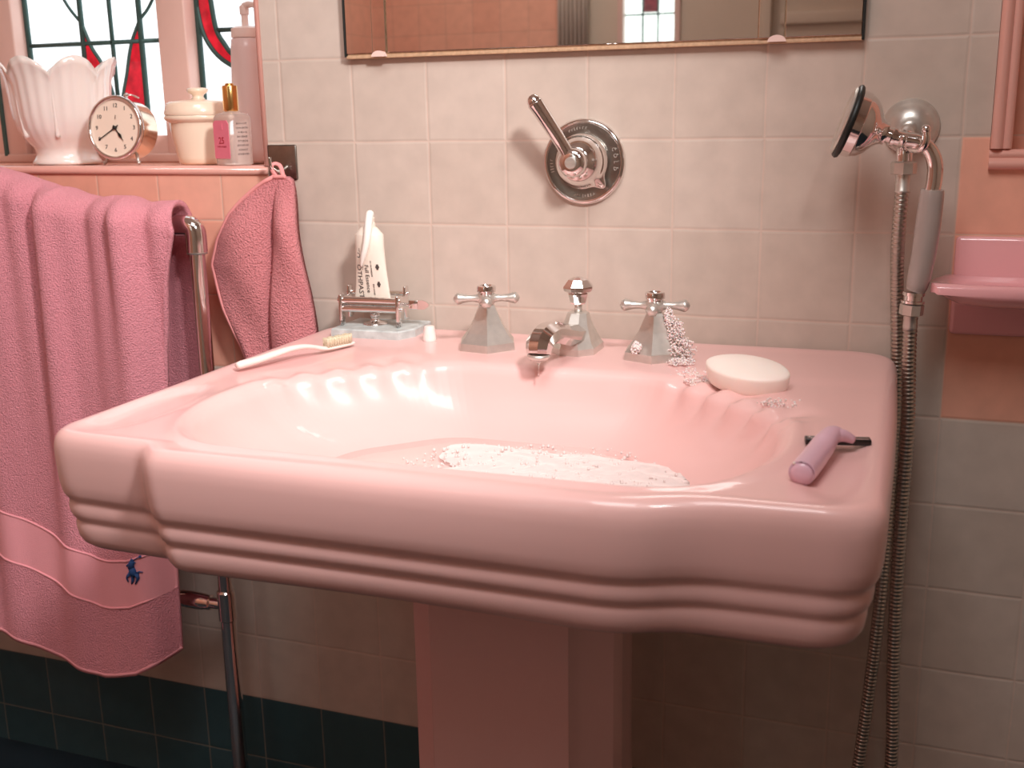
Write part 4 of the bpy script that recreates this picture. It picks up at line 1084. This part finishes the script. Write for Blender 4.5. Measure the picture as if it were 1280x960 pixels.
def jar():
    t = thing('lidded_jar', 'cream ceramic lidded jar with a loop knob on the sill', 'jar', (-.186, .072, SZ))
    G().lathe([(.031, 0), (.034, .002), (.036, .010), (.0425, .046), (.0435, .060), (.0500, .064), (.0512, .067), (.0500, .070), (.044, .071)], 56).out('jar_body', MT['cream'], t, True, 50)
    G().lathe([(.0495, .0705), (.0505, .0735), (.0495, .0775), (.0480, .084), (.0460, .0885), (.040, .0905), (.022, .0925), (.014, .0930)], 56).out('lid', MT['cream'], t, True, 50)
    G().lathe([(.0110, .0925), (.0080, .0965), (.0085, .0995), (.0145, .1035), (.0160, .1070), (.0130, .1095), (.004, .1100)], 32).out('knob', MT['cream'], t)
jar()

def perfume():
    t = thing('perfume_bottle', 'clear glass scent bottle with gold cap and pink label at the sill edge', 'perfume bottle', (-.0955, .020, SZ), math.radians(-20))
    rc = lambda hx, hy, z, c=.0035: [Vector((sx*(hx-c*(1-math.cos(k*PI/8)) if False else hx-c+c*math.cos(a)), sy*0+0, z)) for sx, sy, a in ()]
    def ring(hx, hy, z, c=.005):
        P = []
        for qx, qy, a0 in ((1, 1, 0), (-1, 1, PI/2), (-1, -1, PI), (1, -1, 3*PI/2)):
            for k in range(5):
                a = a0+k*PI/8; P.append(Vector((qx*(hx-c)+c*math.cos(a), qy*(hy-c)+c*math.sin(a), z)))
        return P
    G().loft([ring(.0195, .0160, 0), ring(.0215, .0180, .002), ring(.0215, .0180, .066), ring(.0190, .0155, .071), ring(.0100, .0095, .0735, .004), ring(.0090, .0085, .075, .004)]).out('glass_body', MT['glassb'], t, True, 40)
    pr = [(-.0185, .010), (.0150, .010), (.0160, .012), (.0160, .058), (.0120, .0625), (-.0150, .0625), (-.0190, .058), (-.0190, .012)]
    G().prism(pr, -.0190, -.0183).out('label', MT['label'], t, False)
    text('lettering', '25', .013, T(-.0015, -.0192, .0345) @ RX(PI/2), MT['red'], t, .0002)
    marks('lettering', .020, .0024, T(-.0015, -.0191, .0265) @ RX(PI/2), MT['red'], t, 8)
    G().box(-.0055, .0025, -.0194, -.0190, .0500, .0580).out('label_crest', MT['red'], t, False).data.materials[0] = MT['label']
    for k, z in enumerate((.058, .052, .046, .040, .034, .028, .022, .016)):
        marks('lettering', (.018, .020, .014, .018, .016, .019, .015, .018)[k], .0030, T(.0217, 0, z) @ RZ(PI/2) @ RX(PI/2), MT['ink'], t, 20+k)
    G().lathe([(.0096, .0745), (.0100, .0755), (.0105, .077), (.0105, .108), (.0100, .1095), (.0085, .110)], 28).out('cap', MT['gold'], t, True, 40)
    G().lathe([(.006, .110), (.006, .1125), (.004, .113)], 20).out('cap_top', MT['gold'], t)
perfume()

def pump():
    t = thing('pump_bottle', 'tall pale pump bottle standing in the right corner of the window recess', 'pump bottle', (-.124, .115, SZ))
    G().lathe([(.025, 0), (.0285, .003), (.0290, .02), (.0265, .10), (.0235, .165), (.0215, .178), (.0150, .182)], 40).out('bottle_body', MT['pump'], t, True, 50)
    G().lathe([(.0205, .180), (.0215, .182), (.0210, .193), (.0150, .196), (.006, .197)], 32).out('collar', MT['white'], t, True, 50)
    G().lathe([(.005, .196), (.005, .212), (.0068, .213), (.0068, .224), (.005, .226)], 20).out('pump_stem', MT['white'], t, True, 40)
    P = catmull([(.0, 0, .2245), (.012, -.004, .2260), (.026, -.010, .2235), (.031, -.012, .219)], 5)
    G().tube(P, [.0050]*6+[.0042]*5+[.0036]*(len(P)-11), 12).out('pump_spout', MT['white'], t)
pump()

# parts that sit on another part become its sub-parts
NEST = {'alarm_clock': ('dial', ('numeral', 'minute_hand', 'hour_hand', 'alarm_hand')), 'perfume_bottle': ('label', ('label_crest',)), 'lidded_jar': ('lid', ('knob',)),
        'shower_valve': ('plate', ('lettering', 'plate_rim')), 'toothpaste_tube': ('tube_body', ('lettering', 'crest')), 'bath_towel': ('terry_cloth', ('band_piping', 'emblem', 'hem')),
        'hand_shower': ('head', ('rubber_ring', 'spray_face')), 'razor': ('head', ('blade',)), 'toothbrush': ('handle', ('lettering',)), 'cross_handle_tap': ('handle', ('index_cap',)),
        'washcloth': ('cloth', ('hem',)), 'soap_bar': ('bar', ('stamp',)), 'basin_spout': ('arm', ('aerator',)), 'shower_hose': ('ribbed_sleeve', ('hose_ferrule',)), 'pump_bottle': ('pump_stem', ('pump_spout',))}
for o in list(S.objects):
    if o.parent: continue
    k = NEST.get(o.name.split('.')[0])
    if not k: continue
    host = [c for c in o.children if c.name.split('.')[0] == k[0]][0]
    for c in list(o.children):
        if c.name.split('.')[0] in k[1]: c.parent = host
